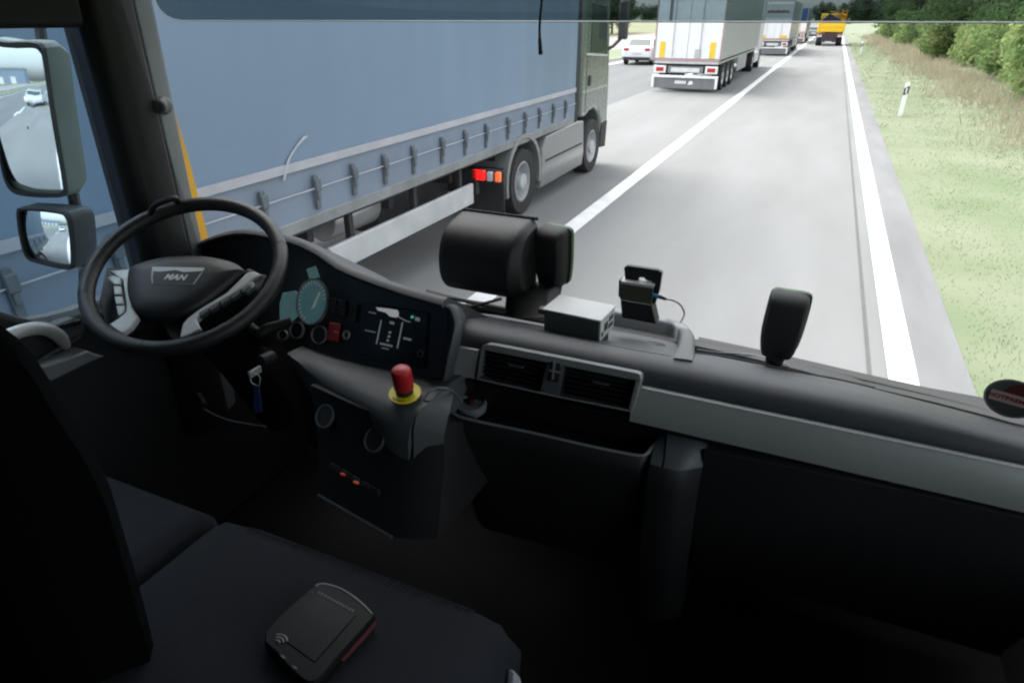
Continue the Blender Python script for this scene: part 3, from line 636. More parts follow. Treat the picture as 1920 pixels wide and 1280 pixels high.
# smoked sun visor outside, seen at its lower edge
def vy(x, z): return 1.56 - .13 * abs((x - CX) / 1.1) ** 4 + .25 * (z - 2.5)
zb = 2.532; xl, xr = -1.662, .95
def vrow(z):
    dz = max(0, .06 - (z - zb)); ins = .06 - math.sqrt(max(0, .06 ** 2 - dz ** 2)) if dz > 0 else 0
    return [(x, vy(x, z), z) for x in np.linspace(xl + ins, xr - ins, 31)]
g = MB(); zs_v = [zb, zb + .004, zb + .012, zb + .025, zb + .04, zb + .06, zb + .14, zb + .25]
g.loft([vrow(z) for z in zs_v], closed=False); vis = g.build('sun_visor', M['visor'], cab, ang=80)
edge = [V(p) for p in vrow(zb)]; left = [V(vrow(z)[0]) for z in zs_v[::-1]]; right = [V(vrow(z)[-1]) for z in zs_v]
g = MB(); g.tube(left + edge[1:-1] + right, .0019, 6); g.build('visor_edge', M['visoredge'], vis)
g = MB(); [g.tube([(x, vy(x, 2.78), 2.78), (x, wy(x, 2.72), 2.74)], .015) for x in (-1.3, -.45, .4)]; g.build('visor_bracket', M['black'], vis)

# left pillar and door
def vert(name, plan, z0, z1, m, par=cab, bev=0, lean=0):
    g = MB(); g.loft([[(x, y, z0) for x, y in plan], [(x, y, z1) for x, y in plan]]); return g.build(name, M[m], par, bev)
yl = px(205, 200, X=-1.42).y; ys_ = px(262, 100, X=-1.44).y; yr = px(332, 240, X=-1.47).y
M['pillarblack'] = mat('pillar black', (.006, .006, .007), .6, bump=.15, bscale=900)
vert('a_pillar', [(-1.40, yl + .008), (-1.395, yl + .05), (-1.42, ys_), (-1.47, ys_ + .01), (-1.55, ys_), (-1.55, yl + .03), (-1.43, yl - .012)], 1.5, 3.1, 'pillarblack', bev=.012)
yr0, yr1 = px(373, 455, X=-1.475), px(286, 8, X=-1.475)
def yrz(z): return yr0.y + (yr1.y - yr0.y) * (z - yr0.z) / (yr1.z - yr0.z)
g = MB(); g.loft([[(x, y, z) for x, y in ((-1.424, ys_ + .002), (-1.447, ys_ + .06), (-1.475, yrz(z)), (-1.57, yrz(z) + .06), (-1.61, yrz(z) - .02), (-1.57, ys_ + .002))] for z in (1.5, 2.0, 2.57, 3.1)]); g.build('pillar_cover', M['pillargrey'], cab, .008)
g = MB(); g.prism([px(308, 150, X=-1.478), px(340, 290, X=-1.478), px(372, 452, X=-1.478), px(392, 452, X=-1.478), px(356, 305, X=-1.478), px(326, 205, X=-1.478), px(311, 150, X=-1.478)], (-.012, 0, 0)); g.build('yellow_edge', M['amber'], cab)
c = px(305, 198, X=-1.43); g = MB(); ax = V((.55, -.83, .05)); g.lathe(c - ax * .01, ax, [(.001, 0), (.020, 0), (.021, .012), (.016, .02), (.015, .034), (.0165, .04), (.012, .045), (.001, .045)], 24); g.build('pillar_knob', M['pillargrey'], cab)
hp = [px(281, 408, D=1.44), px(288, 388, D=1.42), px(308, 377, D=1.41), px(328, 372, D=1.42), px(334, 380, D=1.44), px(330, 372, D=1.46)]
g = MB(); g.tube(spline(hp, 5), .0065, 10); g.build('pillar_grip', M['black'], cab)
# header above the door window and door body with the window opening
g = MB(); hz = px(80, 53, X=-1.43).z
g.bb(-1.56, -1.40, -1.3, yl - .014, hz, 3.1); g.build('door_header', M['pillarblack'], cab, .015)
g = MB(); g.bb(-1.56, -1.42, -1.3, -.25, 1.08, hz - .001); g.build('rear_side', M['black'], cab)
zd = 1.955
door = MB()
tp = [px(0, 583, X=-1.45), px(40, 597, X=-1.45), px(85, 607, X=-1.45), px(120, 600, X=-1.45), px(165, 588, X=-1.45)]
out = [V((-1.45, -.25, 1.15)), V((-1.45, -.25, tp[0].z + .05))] + tp + [V((-1.45, 1.46, tp[-1].z - .01)), V((-1.45, 1.46, 1.15))]
door.prism(out, (-.09, 0, 0)); dr = door.build('door', M['darktrim'], cab, .012)
g = MB(); g.bb(-1.505, -1.50, -.25, yl + .02, 1.9, hz); g.build('door_window', M['sideglass'], dr)
hpts = spline([px(-60, 668, X=-1.37), px(0, 636, X=-1.37), px(45, 619, X=-1.37), px(80, 616, X=-1.372), px(108, 628, X=-1.385), px(124, 648, X=-1.42)], 6)
g = MB(); g.tube(hpts, [.0135] * (len(hpts) - 4) + [.012, .011, .010, .009], 14); g.build('door_handle', M['brightsilver'], dr)
g = MB(); g.prism([px(62, 693, X=-1.40), px(128, 672, X=-1.40), px(165, 657, X=-1.40), px(180, 665, X=-1.40), px(199, 668, X=-1.40), px(178, 676, X=-1.40), px(148, 690, X=-1.40), px(95, 716, X=-1.40)], (-.05, 0, 0)); g.build('door_trim', M['midsilver'], dr, .004)
g = MB(); g.prism([px(96, 612, X=-1.43), px(140, 596, X=-1.43), px(160, 604, X=-1.43), px(158, 626, X=-1.43), px(125, 640, X=-1.43)], (-.03, 0, 0)); sp = g.build('switch_panel', M['shelf'], dr, .004)
for k in range(3):
    a = px(112 + 16 * k, 613 - 4 * k, X=-1.428); g = MB(); g.box(a, (.008, .018, .012)); g.build('switch', M['black'], sp, .002)
g = MB(); g.tube([px(50, 690, X=-1.438), px(100, 660, X=-1.438), px(150, 630, X=-1.438)], .004, 6); g.build('door_seam', M['shelf'], dr)

# ---- wing mirrors outside the driver's door
wmr = thing('wing_mirror', 'large grey green upper wing mirror outside the door window', 'mirror', px(70, 230, X=-1.95))
wms = thing('wing_mirror', 'smaller dark lower wing mirror hanging under the large one', 'mirror', px(100, 445, X=-1.95))
def curved_glass(name, outline_px, cpix, X0, target, R, par, case, depth, frame_w, cm):
    """a convex mirror whose middle shows the camera the direction 'target'; its case behind it"""
    c = px(*cpix, X=X0); din = (c - CAM).normalized(); n = (V(target).normalized() - din).normalized()   # reflection d -> t needs n along t-d
    pl = (c, n); pts = [px(a, b, pl=pl) for a, b in outline_px]; pts = spline(pts, 5, closed=True)
    m = len(pts); ctr = sum(pts, V((0, 0, 0))) / m
    def dome(p): r2 = (p - c).length_squared; return p - n * (r2 / (2 * R))
    rings = [[dome(ctr + (p - ctr) * s) for p in pts] for s in (.02, .2, .4, .6, .8, .98)]
    g = MB(); g.loft(rings, closed=True, caps=False); gl = g.build(name, M['mirror'], par, ang=180)
    me = gl.data; 
    # housing: rim round the glass, then a bowl towards the front
    u = n
    rr = [[ctr + (p - ctr) * .985 - n * .006 for p in pts], [ctr + (p - ctr) * .985 + n * .003 for p in pts], [ctr + (p - ctr) * (1 + frame_w) + n * .004 for p in pts], [ctr + (p - ctr) * (1 + frame_w * 1.25) - n * .02 for p in pts]]
    g = MB(); g.loft(rr, caps=False); g.build('mirror_frame', M['rubber'], par)
    rr = [[ctr + (p - ctr) * (1 + frame_w * 1.2) - n * .012 for p in pts], [ctr + (p - ctr) * (1 + frame_w * 1.3) - n * depth * .55 + case for p in pts], [ctr + (p - ctr) * .96 - n * depth * .9 + case * 1.6 for p in pts], [ctr + (p - ctr) * .5 - n * depth + case * 1.8 for p in pts]]
    g = MB(); g.loft(rr, caps=True); g.build('mirror_housing', M[cm], par)
    return c, n, pts
o1 = [(-40, 92), (20, 88), (62, 88), (76, 96), (82, 115), (97, 215), (118, 340), (118, 358), (108, 364), (60, 363), (28, 356), (12, 335), (0, 285), (-18, 200)]
c1, n1, p1 = curved_glass('mirror_glass', o1, (50, 225), -1.95, (-.20, -1, -.15), 1.6, wmr, V((.0, .02, .0)), .075, .05, 'mirrorcase')
o2 = [(36, 400), (50, 394), (110, 400), (124, 408), (130, 430), (134, 480), (132, 498), (122, 502), (70, 490), (52, 480), (42, 450)]
c2, n2, p2 = curved_glass('mirror_glass', o2, (88, 448), -1.95, (-.42, -1, -.20), .42, wms, V((.0, .02, .0)), .075, .06, 'mirrordark')
g = MB(); g.tube([px(80, 90, X=-1.97), px(76, 60, X=-1.97), px(72, 20, X=-1.95), px(60, -60, X=-1.7)], .014); g.build('mirror_arm', M['mirrordark'], wmr)
g = MB(); g.tube([px(134, 350, X=-1.98), px(140, 380, X=-1.98), px(150, 420, X=-2.0), px(158, 505, X=-1.98), px(160, 560, X=-1.85), px(165, 600, X=-1.6)], .016); g.build('mirror_arm', M['mirrordark'], wms)

# ------------------------------------------------------------------ dashboard
dash = thing('dashboard', 'long black dashboard with silver trim strip below the windscreen', 'dashboard', (CX, 1.1, 1.9))
PX0, PX1 = -.66, .64
def pad_prof(x):
    fy = wy(x, 1.88) - .022; sl_ = float(np.interp(x, [-.14, .15, .31, .37, .43, .6], [.496, .499, .509, .5136, .5176, .53]))
    def at(y, e): return (y, 2.54 - y * (sl_ + e))
    return [(.955, 1.985), (.956, 1.996), (.966, min(2.010, at(.966, .042)[1])), (.984, min(2.017, at(.984, .029)[1])), at(1.01, .0195), at(1.06, .012), at(1.14, .006),
            at(1.14 + (fy - 1.14) * .45, .003), at(1.14 + (fy - 1.14) * .75, .001), at(fy - .02, 0), (fy, 2.54 - fy * sl_ - .004), (fy, 1.79), (1.0, 1.80), (.985, 1.92)]
def pad_z(x, y):
    p = pad_prof(x)[3:11]; return float(np.interp(y, [a for a, b in p], [b for a, b in p]))
g = MB(); g.loft([[(x, y, z) for y, z in pad_prof(x)] for x in np.linspace(PX0, PX1, 40)]); g.build('top_pad', M['pad'], dash, ang=60)
def extr(name, prof, x0, x1, m, par=dash, bev=.003, nx=2):
    g = MB(); g.loft([[(x, y, z) for y, z in prof] for x in np.linspace(x0, x1, nx)]); return g.build(name, M[m], par, bev)
ts = extr('trim_strip', [(.9462, 1.9868), (.954, 1.9875), (.965, 1.975), (.955, 1.925), (.9335, 1.9255), (.9325, 1.938), (.9335, 1.952), (.937, 1.968), (.9415, 1.980)], -.20, PX1, 'silver', bev=0)
extr('under_trim', [(.944, 1.924), (.985, 1.930), (.999, 1.80), (.985, 1.78), (.97, 1.80), (.955, 1.90)], -.56, PX1, 'panel')
extr('trim_edge', [(.944, 1.9880), (.949, 1.9895), (.955, 1.9882), (.950, 1.9868)], -.195, PX1, 'midsilver', ts, 0)
# vents in a silver frame, standing 6 mm proud of the trim line
vpl = (V((0, .938, 1.9865)), V((0, -.965, .26)))
def vp(x, y, out=0): return px(x, y, pl=(vpl[0] + V((0, -out, 0)), vpl[1]))
vn = vpl[1].normalized()
def frame_bar(g, q, t=.02): 
    pts = [vp(*a) for a in q]; g.prism(pts, -vn * t)
ot = [(901, 655), (908, 646), (925, 645), (1060, 671), (1190, 697), (1202, 704), (1203, 714)]
vt = MB()
OL = [(838, 702), (893, 712), (903, 650), (908, 646)]
inA = [(908, 656), (1024, 680), (1011, 734), (899, 708)]; inB = [(1060, 686), (1191, 713), (1178, 767), (1050, 742)]
frame_bar(vt, [(901, 655), (905, 648), (912, 645), (924, 646), (1195, 699), (1201, 703), (1203, 712), (1191, 713), (908, 656)])
frame_bar(vt, [(901, 655), (908, 656), (899, 708), (893, 708)])
frame_bar(vt, [(893, 708), (899, 708), (1011, 734), (1050, 742), (1178, 767), (1186, 770), (1185, 773), (1048, 746), (1010, 738), (892, 712)])
frame_bar(vt, [(1191, 713), (1203, 712), (1186, 770), (1178, 767)])
vent = vt.build('vent_frame', M['midsilver'], dash, .003)
mid = MB(); frame_bar(mid, [(1024, 680), (1060, 686), (1050, 742), (1011, 734)], .018); mid.build('vent_centre', M['shelf'], vent, .003)
g = MB(); g.prism([vp(1031, 678, .003), vp(1052, 682, .003), vp(1048, 718, .003), vp(1026, 714, .003)], -vn * .004); g.build('vent_switch', M['black'], vent, .002)
g = MB(); g.prism([vp(1037, 680, .006), vp(1041, 681, .006), vp(1037, 712, .006), vp(1034, 711, .006)], -vn * .003); g.prism([vp(1030, 693, .0065), vp(1050, 697, .0065), vp(1049, 700, .0065), vp(1029, 696, .0065)], -vn * .002); g.build('vent_cross', M['midsilver'], vent)
for q in (inA, inB):
    P4 = [vp(*a) for a in q]; back = -vn * .05
    g = MB(); g.add([P4[0] + back, P4[1] + back, P4[2] + back, P4[3] + back], [(0, 1, 2, 3)]); g.loft([P4, [p + back for p in P4]], caps=False); vo = g.build('vent_opening', M['black'], vent)
    g = MB()
    for k in range(1, 6):
        a = P4[0].lerp(P4[3], k / 6); b = P4[1].lerp(P4[2], k / 6); o_ = -vn * .008
        g.prism([a + o_, b + o_, b + o_ * 3.2 + V((0, 0, .004)), a + o_ * 3.2 + V((0, 0, .004))], V((0, 0, .0022)))
    g.build('vent_slat', M['pillarblack'], vo)
    g = MB(); a = P4[0].lerp(P4[3], .36); b = P4[1].lerp(P4[2], .36); g.prism([a.lerp(b, .42), a.lerp(b, .66), a.lerp(b, .66) - vn * .01, a.lerp(b, .42) - vn * .01], V((0, 0, .003))); g.build('vent_tab', M['shelf'], vo)
g = MB(); g.prism([vp(846, 647, -.006), vp(897, 656, -.006), vp(890, 711, -.006), vp(832, 701, -.006)], -vn * .012); g.build('trim_plate', M['silver'], dash, .003)

# driver's instrument panel under its hood
cols = [(-1.44, (330, 640), (372, 466), 1.12, 1.19), (0, (430, 645), (450, 438), 1.09, 1.17), (0, (500, 650), (545, 452), 1.02, 1.12), (0, (540, 656), (600, 475), .955, 1.06),
        (0, (640, 676), (650, 507), .925, 1.01), (0, (740, 694), (745, 543), .905, .975), (0, (838, 712), (838, 570), .885, .945)]
BOT = [px(*c[1], Y=c[3]) for c in cols]; TOP = [px(*c[2], Y=c[4]) for c in cols]
BOT.insert(0, V((-1.44, 1.14, BOT[0].z))); TOP.insert(0, V((-1.44, 1.2, TOP[0].z - .05)))
bs = spline(BOT, 6); tsn = spline(TOP, 6)
g = MB(); g.loft([[b.lerp(t, k / 8) for k in range(9)] for b, t in zip(bs, tsn)], closed=False); ip = g.build('instrument_panel', M['panel'], dash, ang=60)
rings = []
for t in tsn:
    rings.append([t + V((0, 0, -.004)), t + V((0, -.016, -.002)), t + V((0, -.018, .005)), t + V((0, -.010, .011)), t + V((0, .004, .0115)), t + V((0, .03, -.004)), t + V((0, .10, -.05)), t + V((0, .22, -.13)), t + V((0, .2, -.15)), t + V((0, .02, -.03))])
# rounded right end
e = tsn[-1]; eb = bs[-1]; nr = len(rings[0])
g = MB(); g.loft(rings); g.build('panel_hood', M['pad'], ip, ang=60)
endp = [tsn[-1] + V((0, -.016, .004)), px(850, 578, Y=.94), px(858, 592, Y=.935), px(861, 610, Y=.925), px(857, 635, Y=.91), px(848, 675, Y=.895), px(840, 713, Y=.885), bs[-1]]
endp = spline(endp, 4); axis0 = [tsn[-1].lerp(bs[-1], k / (len(endp) - 1)) for k in range(len(endp))]
g = MB(); g.loft([[a, p + V((-.008, -.003, 0)), p + V((-.002, .004, 0)), p + V((-.006, .025, -.006)), p + V((-.03, .08, -.03)), p + V((-.08, .12, -.05))] for a, p in zip(axis0, endp)]); g.build('panel_end', M['pad'], ip, ang=60)
# faces for gauges and screen
plG = plane3(BOT[4], BOT[5], TOP[4].lerp(TOP[5], .5)); plS = plane3(BOT[5], BOT[7], TOP[6])
def onG(x, y, o=0): return px(x, y, pl=(plG[0] + plG[1] * o, plG[1]))
def onS(x, y, o=0): return px(x, y, pl=(plS[0] + plS[1] * o, plS[1]))
def disc_pts(c, rx, ry, f, o, n=28, tilt=0):
    return [f(c[0] + rx * math.cos(2 * PI * k / n) * math.cos(tilt) - ry * math.sin(2 * PI * k / n) * math.sin(tilt), c[1] + rx * math.cos(2 * PI * k / n) * math.sin(tilt) + ry * math.sin(2 * PI * k / n) * math.cos(tilt), o) for k in range(n)]
def gauge(c, rx, ry, dial, tilt=.12, ring='midsilver', w_=.10):
    nG = plG[1]
    a = disc_pts(c, rx, ry, onG, .006, tilt=tilt); b = disc_pts(c, rx * (1 - w_), ry * (1 - w_), onG, .006, tilt=tilt)
    g = MB(); g.loft([a, [p + nG * .006 for p in a], [p + nG * .006 for p in b], b], caps=False); r = g.build('gauge', M[ring], ip, ang=60)
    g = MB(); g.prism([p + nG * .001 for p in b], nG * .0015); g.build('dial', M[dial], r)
    return r, b
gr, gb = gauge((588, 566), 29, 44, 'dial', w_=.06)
nG = plG[1]; gc = sum(gb, V((0, 0, 0))) / len(gb)
g = MB()
for k in range(3, 22):
    a = gb[(k + 6) % 28]; d = a - gc; s = (gb[(k + 7) % 28] - a).normalized()
    g.prism([gc + d * .80 + nG * .004 - s * .0008, gc + d * .95 + nG * .004 - s * .0008, gc + d * .95 + nG * .004 + s * .0008, gc + d * .80 + nG * .004 + s * .0008], nG * .0005)
g.build('dial_marks', M['uiwhite'], gr)
g = MB(); g.prism([onG(584, 580, .013), onG(590, 575, .013), onG(601, 548, .013), onG(599, 547, .013)], nG * .001); g.build('needle', M['uiwhite'], gr)
gauge((559, 619), 13, 16, 'panel', w_=.12); gauge((601, 628), 14, 17, 'panel', w_=.08); gauge((533, 628), 9, 9, 'panel')
g = MB(); g.prism([onG(532, 549, .004), onG(556, 545, .004), onG(565, 560, .004), onG(562, 590, .004), onG(545, 606, .004), onG(526, 598, .004), onG(526, 570, .004)], nG * .003); g.build('glass_reflection', M['teal'], ip, .001)  # flat teal patch painted in for the reflection, no screen here
g = MB(); g.prism([onG(576, 505, .004), onG(593, 499, .004), onG(601, 520, .004), onG(582, 523, .004)], nG * .003); g.build('glass_reflection', M['teal'], ip, .001)
nS = plS[1]
def sq(name, q, m, o=.003, t=.003, par=None, bev=.001): g = MB(); g.prism([onS(a, b, o) for a, b in q], nS * t); return g.build(name, M[m], par or ip, bev)
for (x, y) in ((628, 566), (643, 569), (628, 582), (643, 585), (665, 574), (664, 586), (662, 597)):
    sw_ = sq('switch', [(x - 6, y - 7), (x + 6, y - 5), (x + 5, y + 7), (x - 7, y + 5)], 'black', .003, .005)
    sq('symbol', [(x - 3, y + 1), (x + 3, y + 2), (x + 3, y + 3), (x - 3, y + 2)], 'shelf', .0085, .0008, sw_, 0)
hz_ = sq('switch', [(622, 605), (640, 608), (635, 641), (617, 637)], 'red', .003, .006); hz_['label'] = 'red hazard rocker switch'
sq('symbol', [(626, 620), (634, 622), (634, 624), (626, 622)], 'stripe', .0095, .0008, hz_, 0)
g = MB(); c = onS(651, 628, .003); g.ring(c, nS, .009, .002, .005, 20); g.build('socket', M['silver'], ip)
# touch screen with the driving display
scr = sq('screen', [(682, 566), (806, 586), (795, 690), (672, 665)], 'screen', .002, .004, None, .002)
def ui(name, q, m='uiwhite', o=.0068): return sq(name, q, m, o, .0006, scr, 0)
ui('lane_mark', [(714, 600), (716, 600), (707, 645), (705, 645)]); ui('lane_mark', [(754, 604), (756, 604), (746, 653), (744, 653)])
ui('vehicle_graphic', [(705, 576), (725, 578), (745, 581), (748, 586), (747, 594), (741, 595), (731, 593), (724, 586), (709, 582)], 'uigrey')
ui('wire_line', [(748, 593), (760, 600), (770, 603), (770, 604.5), (759, 601.5), (747, 594.5)])
ui('status_dot', [(771, 591), (776, 592), (775, 597), (770, 596)], 'uigreen')
for k, (x, y) in enumerate(((731, 620), (729, 627.5), (727, 635))): ui('chevron', [(x, y), (x + 3, y + 3), (x + 2, y + 5), (x - 2, y + 5), (x - 2, y + 3)])
for x, y, w0, h0, st in ((779, 594, 9, 7, 3), (757, 632, 15, 4, 4), (685, 618, 20, 2, 6), (692, 584, 14, 2, 4), (713, 642, 24, 4, 6), (731, 602, 9, 5, 3), (716, 651, 14, 2, 4)):
    g = MB()
    for k in range(st):
        a = x + w0 * k / st; dy = .22 * w0 * k / st
        g.prism([onS(a, y + dy, .0068), onS(a + w0 / st * .7, y + dy + .2, .0068), onS(a + w0 / st * .7, y + dy + h0, .0068), onS(a, y + dy + h0, .0068)], nS * .0006)
    g.build('screen_lettering', M['uiwhite'], scr)
g = MB(); g.ring(onS(790, 663, .004), nS, .0075, .002, .004, 20); g.build('knob', M['shelf'], ip)

# shelf under the panel with the console below it
def P(x, y, z): return px(x, y, Z=z)
s_back = [P(538, 662, 1.915), P(640, 684, 1.922), P(740, 702, 1.935), P(843, 722, 1.945)]
s_frnt = [P(600, 716, 1.905), P(665, 742, 1.92), P(720, 765, 1.928), P(775, 780, 1.930)]
rings = []
for b, f in zip(spline(s_back, 5), spline(s_frnt, 5)):
    d = (f - b); d.z = 0; d.normalize()
    rings.append([b + V((0, .12, -.01)), b, b.lerp(f, .35) + V((0, 0, .003)), b.lerp(f, .75), f + V((0, 0, -.006)), f + d * .012 + V((0, 0, -.022)), f + d * .018 + V((0, 0, -.05)), f + d * .02 + V((0, 0, -.10)), f - d * .05 + V((0, 0, -.11))])
g = MB(); g.loft(rings); sh = g.build('shelf', M['shelf'], dash, ang=60)
# right part of the shelf beyond the seam, running to the tray
s2b = [P(848, 724, 1.945), P(880, 730, 1.92)]; s2f = [P(779, 779, 1.9295), P(835, 795, 1.92)]
g = MB(); A_, B_, C_, D_ = P(846, 722, 1.944), P(858, 752, 1.925), P(838, 792, 1.915), P(781, 780, 1.929)
A_ = P(838, 721, 1.944); g.loft([[A_, A_.lerp(D_, .5) + V((0, 0, .003)), D_, D_ + V((0, -.012, -.02)), D_ + V((0, -.02, -.09))], [P(850, 740, 1.93), P(845, 765, 1.926), C_, C_ + V((0, -.012, -.02)), C_ + V((0, -.015, -.09))]], closed=False)
g.build('shelf', M['shelf'], dash, ang=60)
# console face with its two knobs, lights and lower edge
cf = [P(590, 716, 1.90), P(690, 760, 1.91), P(775, 785, 1.91), P(840, 800, 1.90)]
lo = [px(600, 928, Y=.745), px(660, 962, Y=.715), px(737, 1006, Y=.70), px(820, 1010, Y=.72)]
g = MB(); g.loft([[a + V((0, -.012, 0)), a.lerp(b, .33), a.lerp(b, .66), b, b + V((0, .5, -.05)), a + V((0, .3, -.1))] for a, b in zip(spline(cf, 4), spline(lo, 4))]); cs = g.build('console', M['consoleblack'], dash, ang=50)
plC = plane3(cf[0].lerp(lo[0], .3), cf[2].lerp(lo[2], .3), cf[1].lerp(lo[1], .75))
def onC(x, y, o=.004): return px(x, y, pl=(plC[0] + plC[1] * o, plC[1]))
g = MB(); g.tube([p + V((0, -.004, .002)) for p in spline(lo[:3], 5)], .0035, 6); g.build('console_edge', M['shelf'], cs)
for x, y in ((620, 782), (712, 826)):
    c = onC(x, y, .002); g = MB(); g.lathe(c, plC[1], [(.001, 0), (.021, 0), (.021, .012), (.018, .016), (.001, .016)], 28); k_ = g.build('knob', M['black'], cs)
    g = MB(); g.ring(c + plC[1] * .014, plC[1], .0225, .0025, .004, 32); g.build('knob_ring', M['pillargrey'], k_)
for x, y, m in ((643, 889, 'ledred'), (668, 904, 'ledorange')):
    g = MB(); g.box(onC(x, y, .009), (.010, .003, .004)); g.build('indicator_light', M[m], cs)
for k in range(5):
    x, y = 630 + 19 * k, 875 + 11 * k; g = MB(); g.prism([onC(x - 8, y - 8), onC(x + 8, y), onC(x + 6, y + 10), onC(x - 10, y + 2)], plC[1] * .004); g.build('console_button', M['black'], cs, .001)
# tray below the vents with its lip
zt = 1.80
lip = [P(838, 742, 1.90), P(842, 765, 1.885), P(858, 780, 1.882), P(905, 792, 1.882), P(1000, 812, 1.882), P(1100, 835, 1.882), P(1190, 853, 1.882), P(1212, 850, 1.885), P(1224, 836, 1.892), P(1245, 820, 1.90)]
ls = spline(lip, 5)
g = MB(); g.tube([p + V((0, .002, -.002)) for p in ls[3:-3]], .0036, 8); g.build('tray_lip', M['midsilver'], dash)
g = MB(); g.loft([[p, p + V((0, .006, -.012)), V((p.x, max(p.y + .01, .90), 1.855)), V((p.x, 1.02, 1.845)), V((p.x, 1.03, 1.80))] for p in ls[4:-3]], closed=False); g.build('tray_floor', M['consoleblack'], dash, ang=50)
g = MB(); g.loft([[p + V((0, 0, 0)), p + V((0, -.008, -.006)), p + V((0, -.010, -.03)), p + V((0, .02, -.12)), p + V((0, .10, -.35)), p + V((0, .55, -.40))] for p in ls[2:-2]], closed=False); g.build('lower_front', M['consoleblack'], dash, ang=50)
# right of the tray: rounded block and its front
cb0 = [P(1222, 838, 1.895), P(1245, 818, 1.905), P(1310, 838, 1.905)]
g = MB()
q0 = [P(1226, 832, 1.895), P(1247, 816, 1.905), P(1312, 836, 1.905)]
fr = [P(1222, 856, 1.885), P(1243, 862, 1.885), P(1290, 874, 1.885)]
g.loft([[b + V((0, .10, 0)), b, f, f + V((0, -.010, -.008))] for b, f in ((q0[0], fr[0]), (q0[1], fr[1]))], closed=False)
g.build('corner_block', M['shelf'], dash, ang=60)  # lighter grey paints in the highlight on the panel's rounded corner
g = MB(); g.loft([[b + V((0, .10, 0)), b, f, f + V((0, -.010, -.008))] for b, f in ((q0[1] + V((.003, 0, 0)), fr[1] + V((.003, 0, 0))), (P(1285, 830, 1.905), P(1272, 868, 1.886)), (q0[2], P(1296, 866, 1.884)), (P(1335, 845, 1.90), P(1320, 862, 1.875)))], closed=False)
g.build('corner_block', M['shelf'], dash, ang=60)
cbl = [fr[0], fr[1], P(1272, 868, 1.886), P(1296, 866, 1.884), P(1320, 862, 1.875)]
g = MB(); g.loft([[f + V((0, -.010, -.008)), f + V((0, -.016, -.02)), f + V((0, -.016, -.06)), f + V((0, .03, -.4)), f + V((0, .3, -.4))] for f in cbl], closed=False); g.build('block_front', M['consoleblack'], dash, ang=60)  # same lower panel, its shaded front put into a darker colour
ge = [px(1320, 845, Y=.935), px(1500, 880, Y=.935), px(1700, 922, Y=.935), px(1920, 972, Y=.935), px(2100, 1012, Y=.935)]
g = MB(); g.loft([[p + V((0, .05, .0)), p + V((0, .004, .002)), p, p + V((0, .002, -.01)), p + V((0, .03, -.15)), p + V((0, .15, -.40)), p + V((0, .5, -.42))] for p in ge], closed=False); gx_ = g.build('glove_box', M['darktrim'], dash, ang=50)
# holder tray standing on the pad
def onpad(x, y): 
    z = 1.97
    for _ in range(12): p = px(x, y, Z=z); z = pad_z(p.x, p.y)
    return px(x, y, Z=z)
rid = [onpad(1085, 604), onpad(1150, 616), onpad(1200, 625), onpad(1245, 634), onpad(1266, 642), onpad(1272, 653), onpad(1263, 673)]
hts = [.046, .047, .047, .046, .044, .034, .003]
pr = spline(rid, 5); hh = np.interp(np.linspace(0, 6, len(pr)), range(7), hts); rings = []
for i, p in enumerate(pr):
    t = (pr[min(i + 1, len(pr) - 1)] - pr[max(i - 1, 0)]); t.z = 0; t.normalize(); o_ = V((-t.y, t.x, 0)); wdt = .024
    rings.append([p - o_ * .001 + V((0, 0, -.02)), p + V((0, 0, hh[i] * .85)), p + o_ * .005 + V((0, 0, hh[i])), p + o_ * wdt + V((0, 0, hh[i])), p + o_ * (wdt + .007) + V((0, 0, hh[i] * .8)), p + o_ * (wdt + .012) + V((0, 0, -.02))])
g = MB(); g.loft(rings); g.build('holder_rim', M['shelf'], dash, ang=60)
fl_ = [p + V((0, 0, .0015)) for p in rid[:6]] + [onpad(1258, 668) + V((0, 0, .001)), onpad(1180, 655) + V((0, 0, .001)), onpad(1085, 636) + V((0, 0, .001))]
g = MB(); g.prism(fl_, (0, 0, -.03)); g.build('holder_floor', M['pad'], dash)
c = onpad(1228, 647) + V((0, 0, .003)); g = MB(); g.ring(c + V((0, 0, .0005)), (0, .37, 1), .022, .0018, .0012, 28); g.build('speaker_mark', M['black'], dash)

# ------------------------------------------------------------------ steering wheel and column
SC = V((-1.146, .891, 2.068)); th, ph = math.radians(60.1), math.radians(24.4)
SN = V((math.sin(ph) * math.cos(th), -math.cos(ph) * math.cos(th), math.sin(th)))
sw = thing('steering_wheel', 'large black steering wheel with silver spokes and a lettered hub', 'steering wheel', SC)
def onW(x, y, o=0): return px(x, y, pl=(SC + SN * o, SN))
wu = (onW(380, 520) - onW(300, 520)); wu.normalize(); wv = SN.cross(wu)
R_ = .1945; r_ = .0155
ringp = [SC + (wu * math.cos(2 * PI * k / 72) + wv * math.sin(2 * PI * k / 72)) * R_ for k in range(72)]
g = MB(); g.tube(ringp, r_, 16, closed=True); rim = g.build('rim', M['leather'], sw, ang=80)
g = MB()
for a_ in (120, 262, 20, 200):
    a = math.radians(a_); c = SC + (wu * math.cos(a) + wv * math.sin(a)) * R_; t = -wu * math.sin(a) + wv * math.cos(a)
    g.lathe_open(c - t * .0008, t, [(r_ + .0004, 0), (r_ + .0004, .0016), (r_ - .001, .0016), (r_ - .001, 0)], 20)
g.build('rim_seam', M['black'], rim)
hubpx = [(243, 515), (252, 503), (300, 489), (345, 485), (392, 486), (440, 496), (460, 509), (456, 517), (420, 548), (385, 575), (350, 592), (312, 598), (275, 595), (257, 588), (246, 570), (241, 545)]
hp_ = spline([onW(a, b, -.022) for a, b in hubpx], 4, closed=True); hc = sum(hp_, V((0, 0, 0))) / len(hp_)
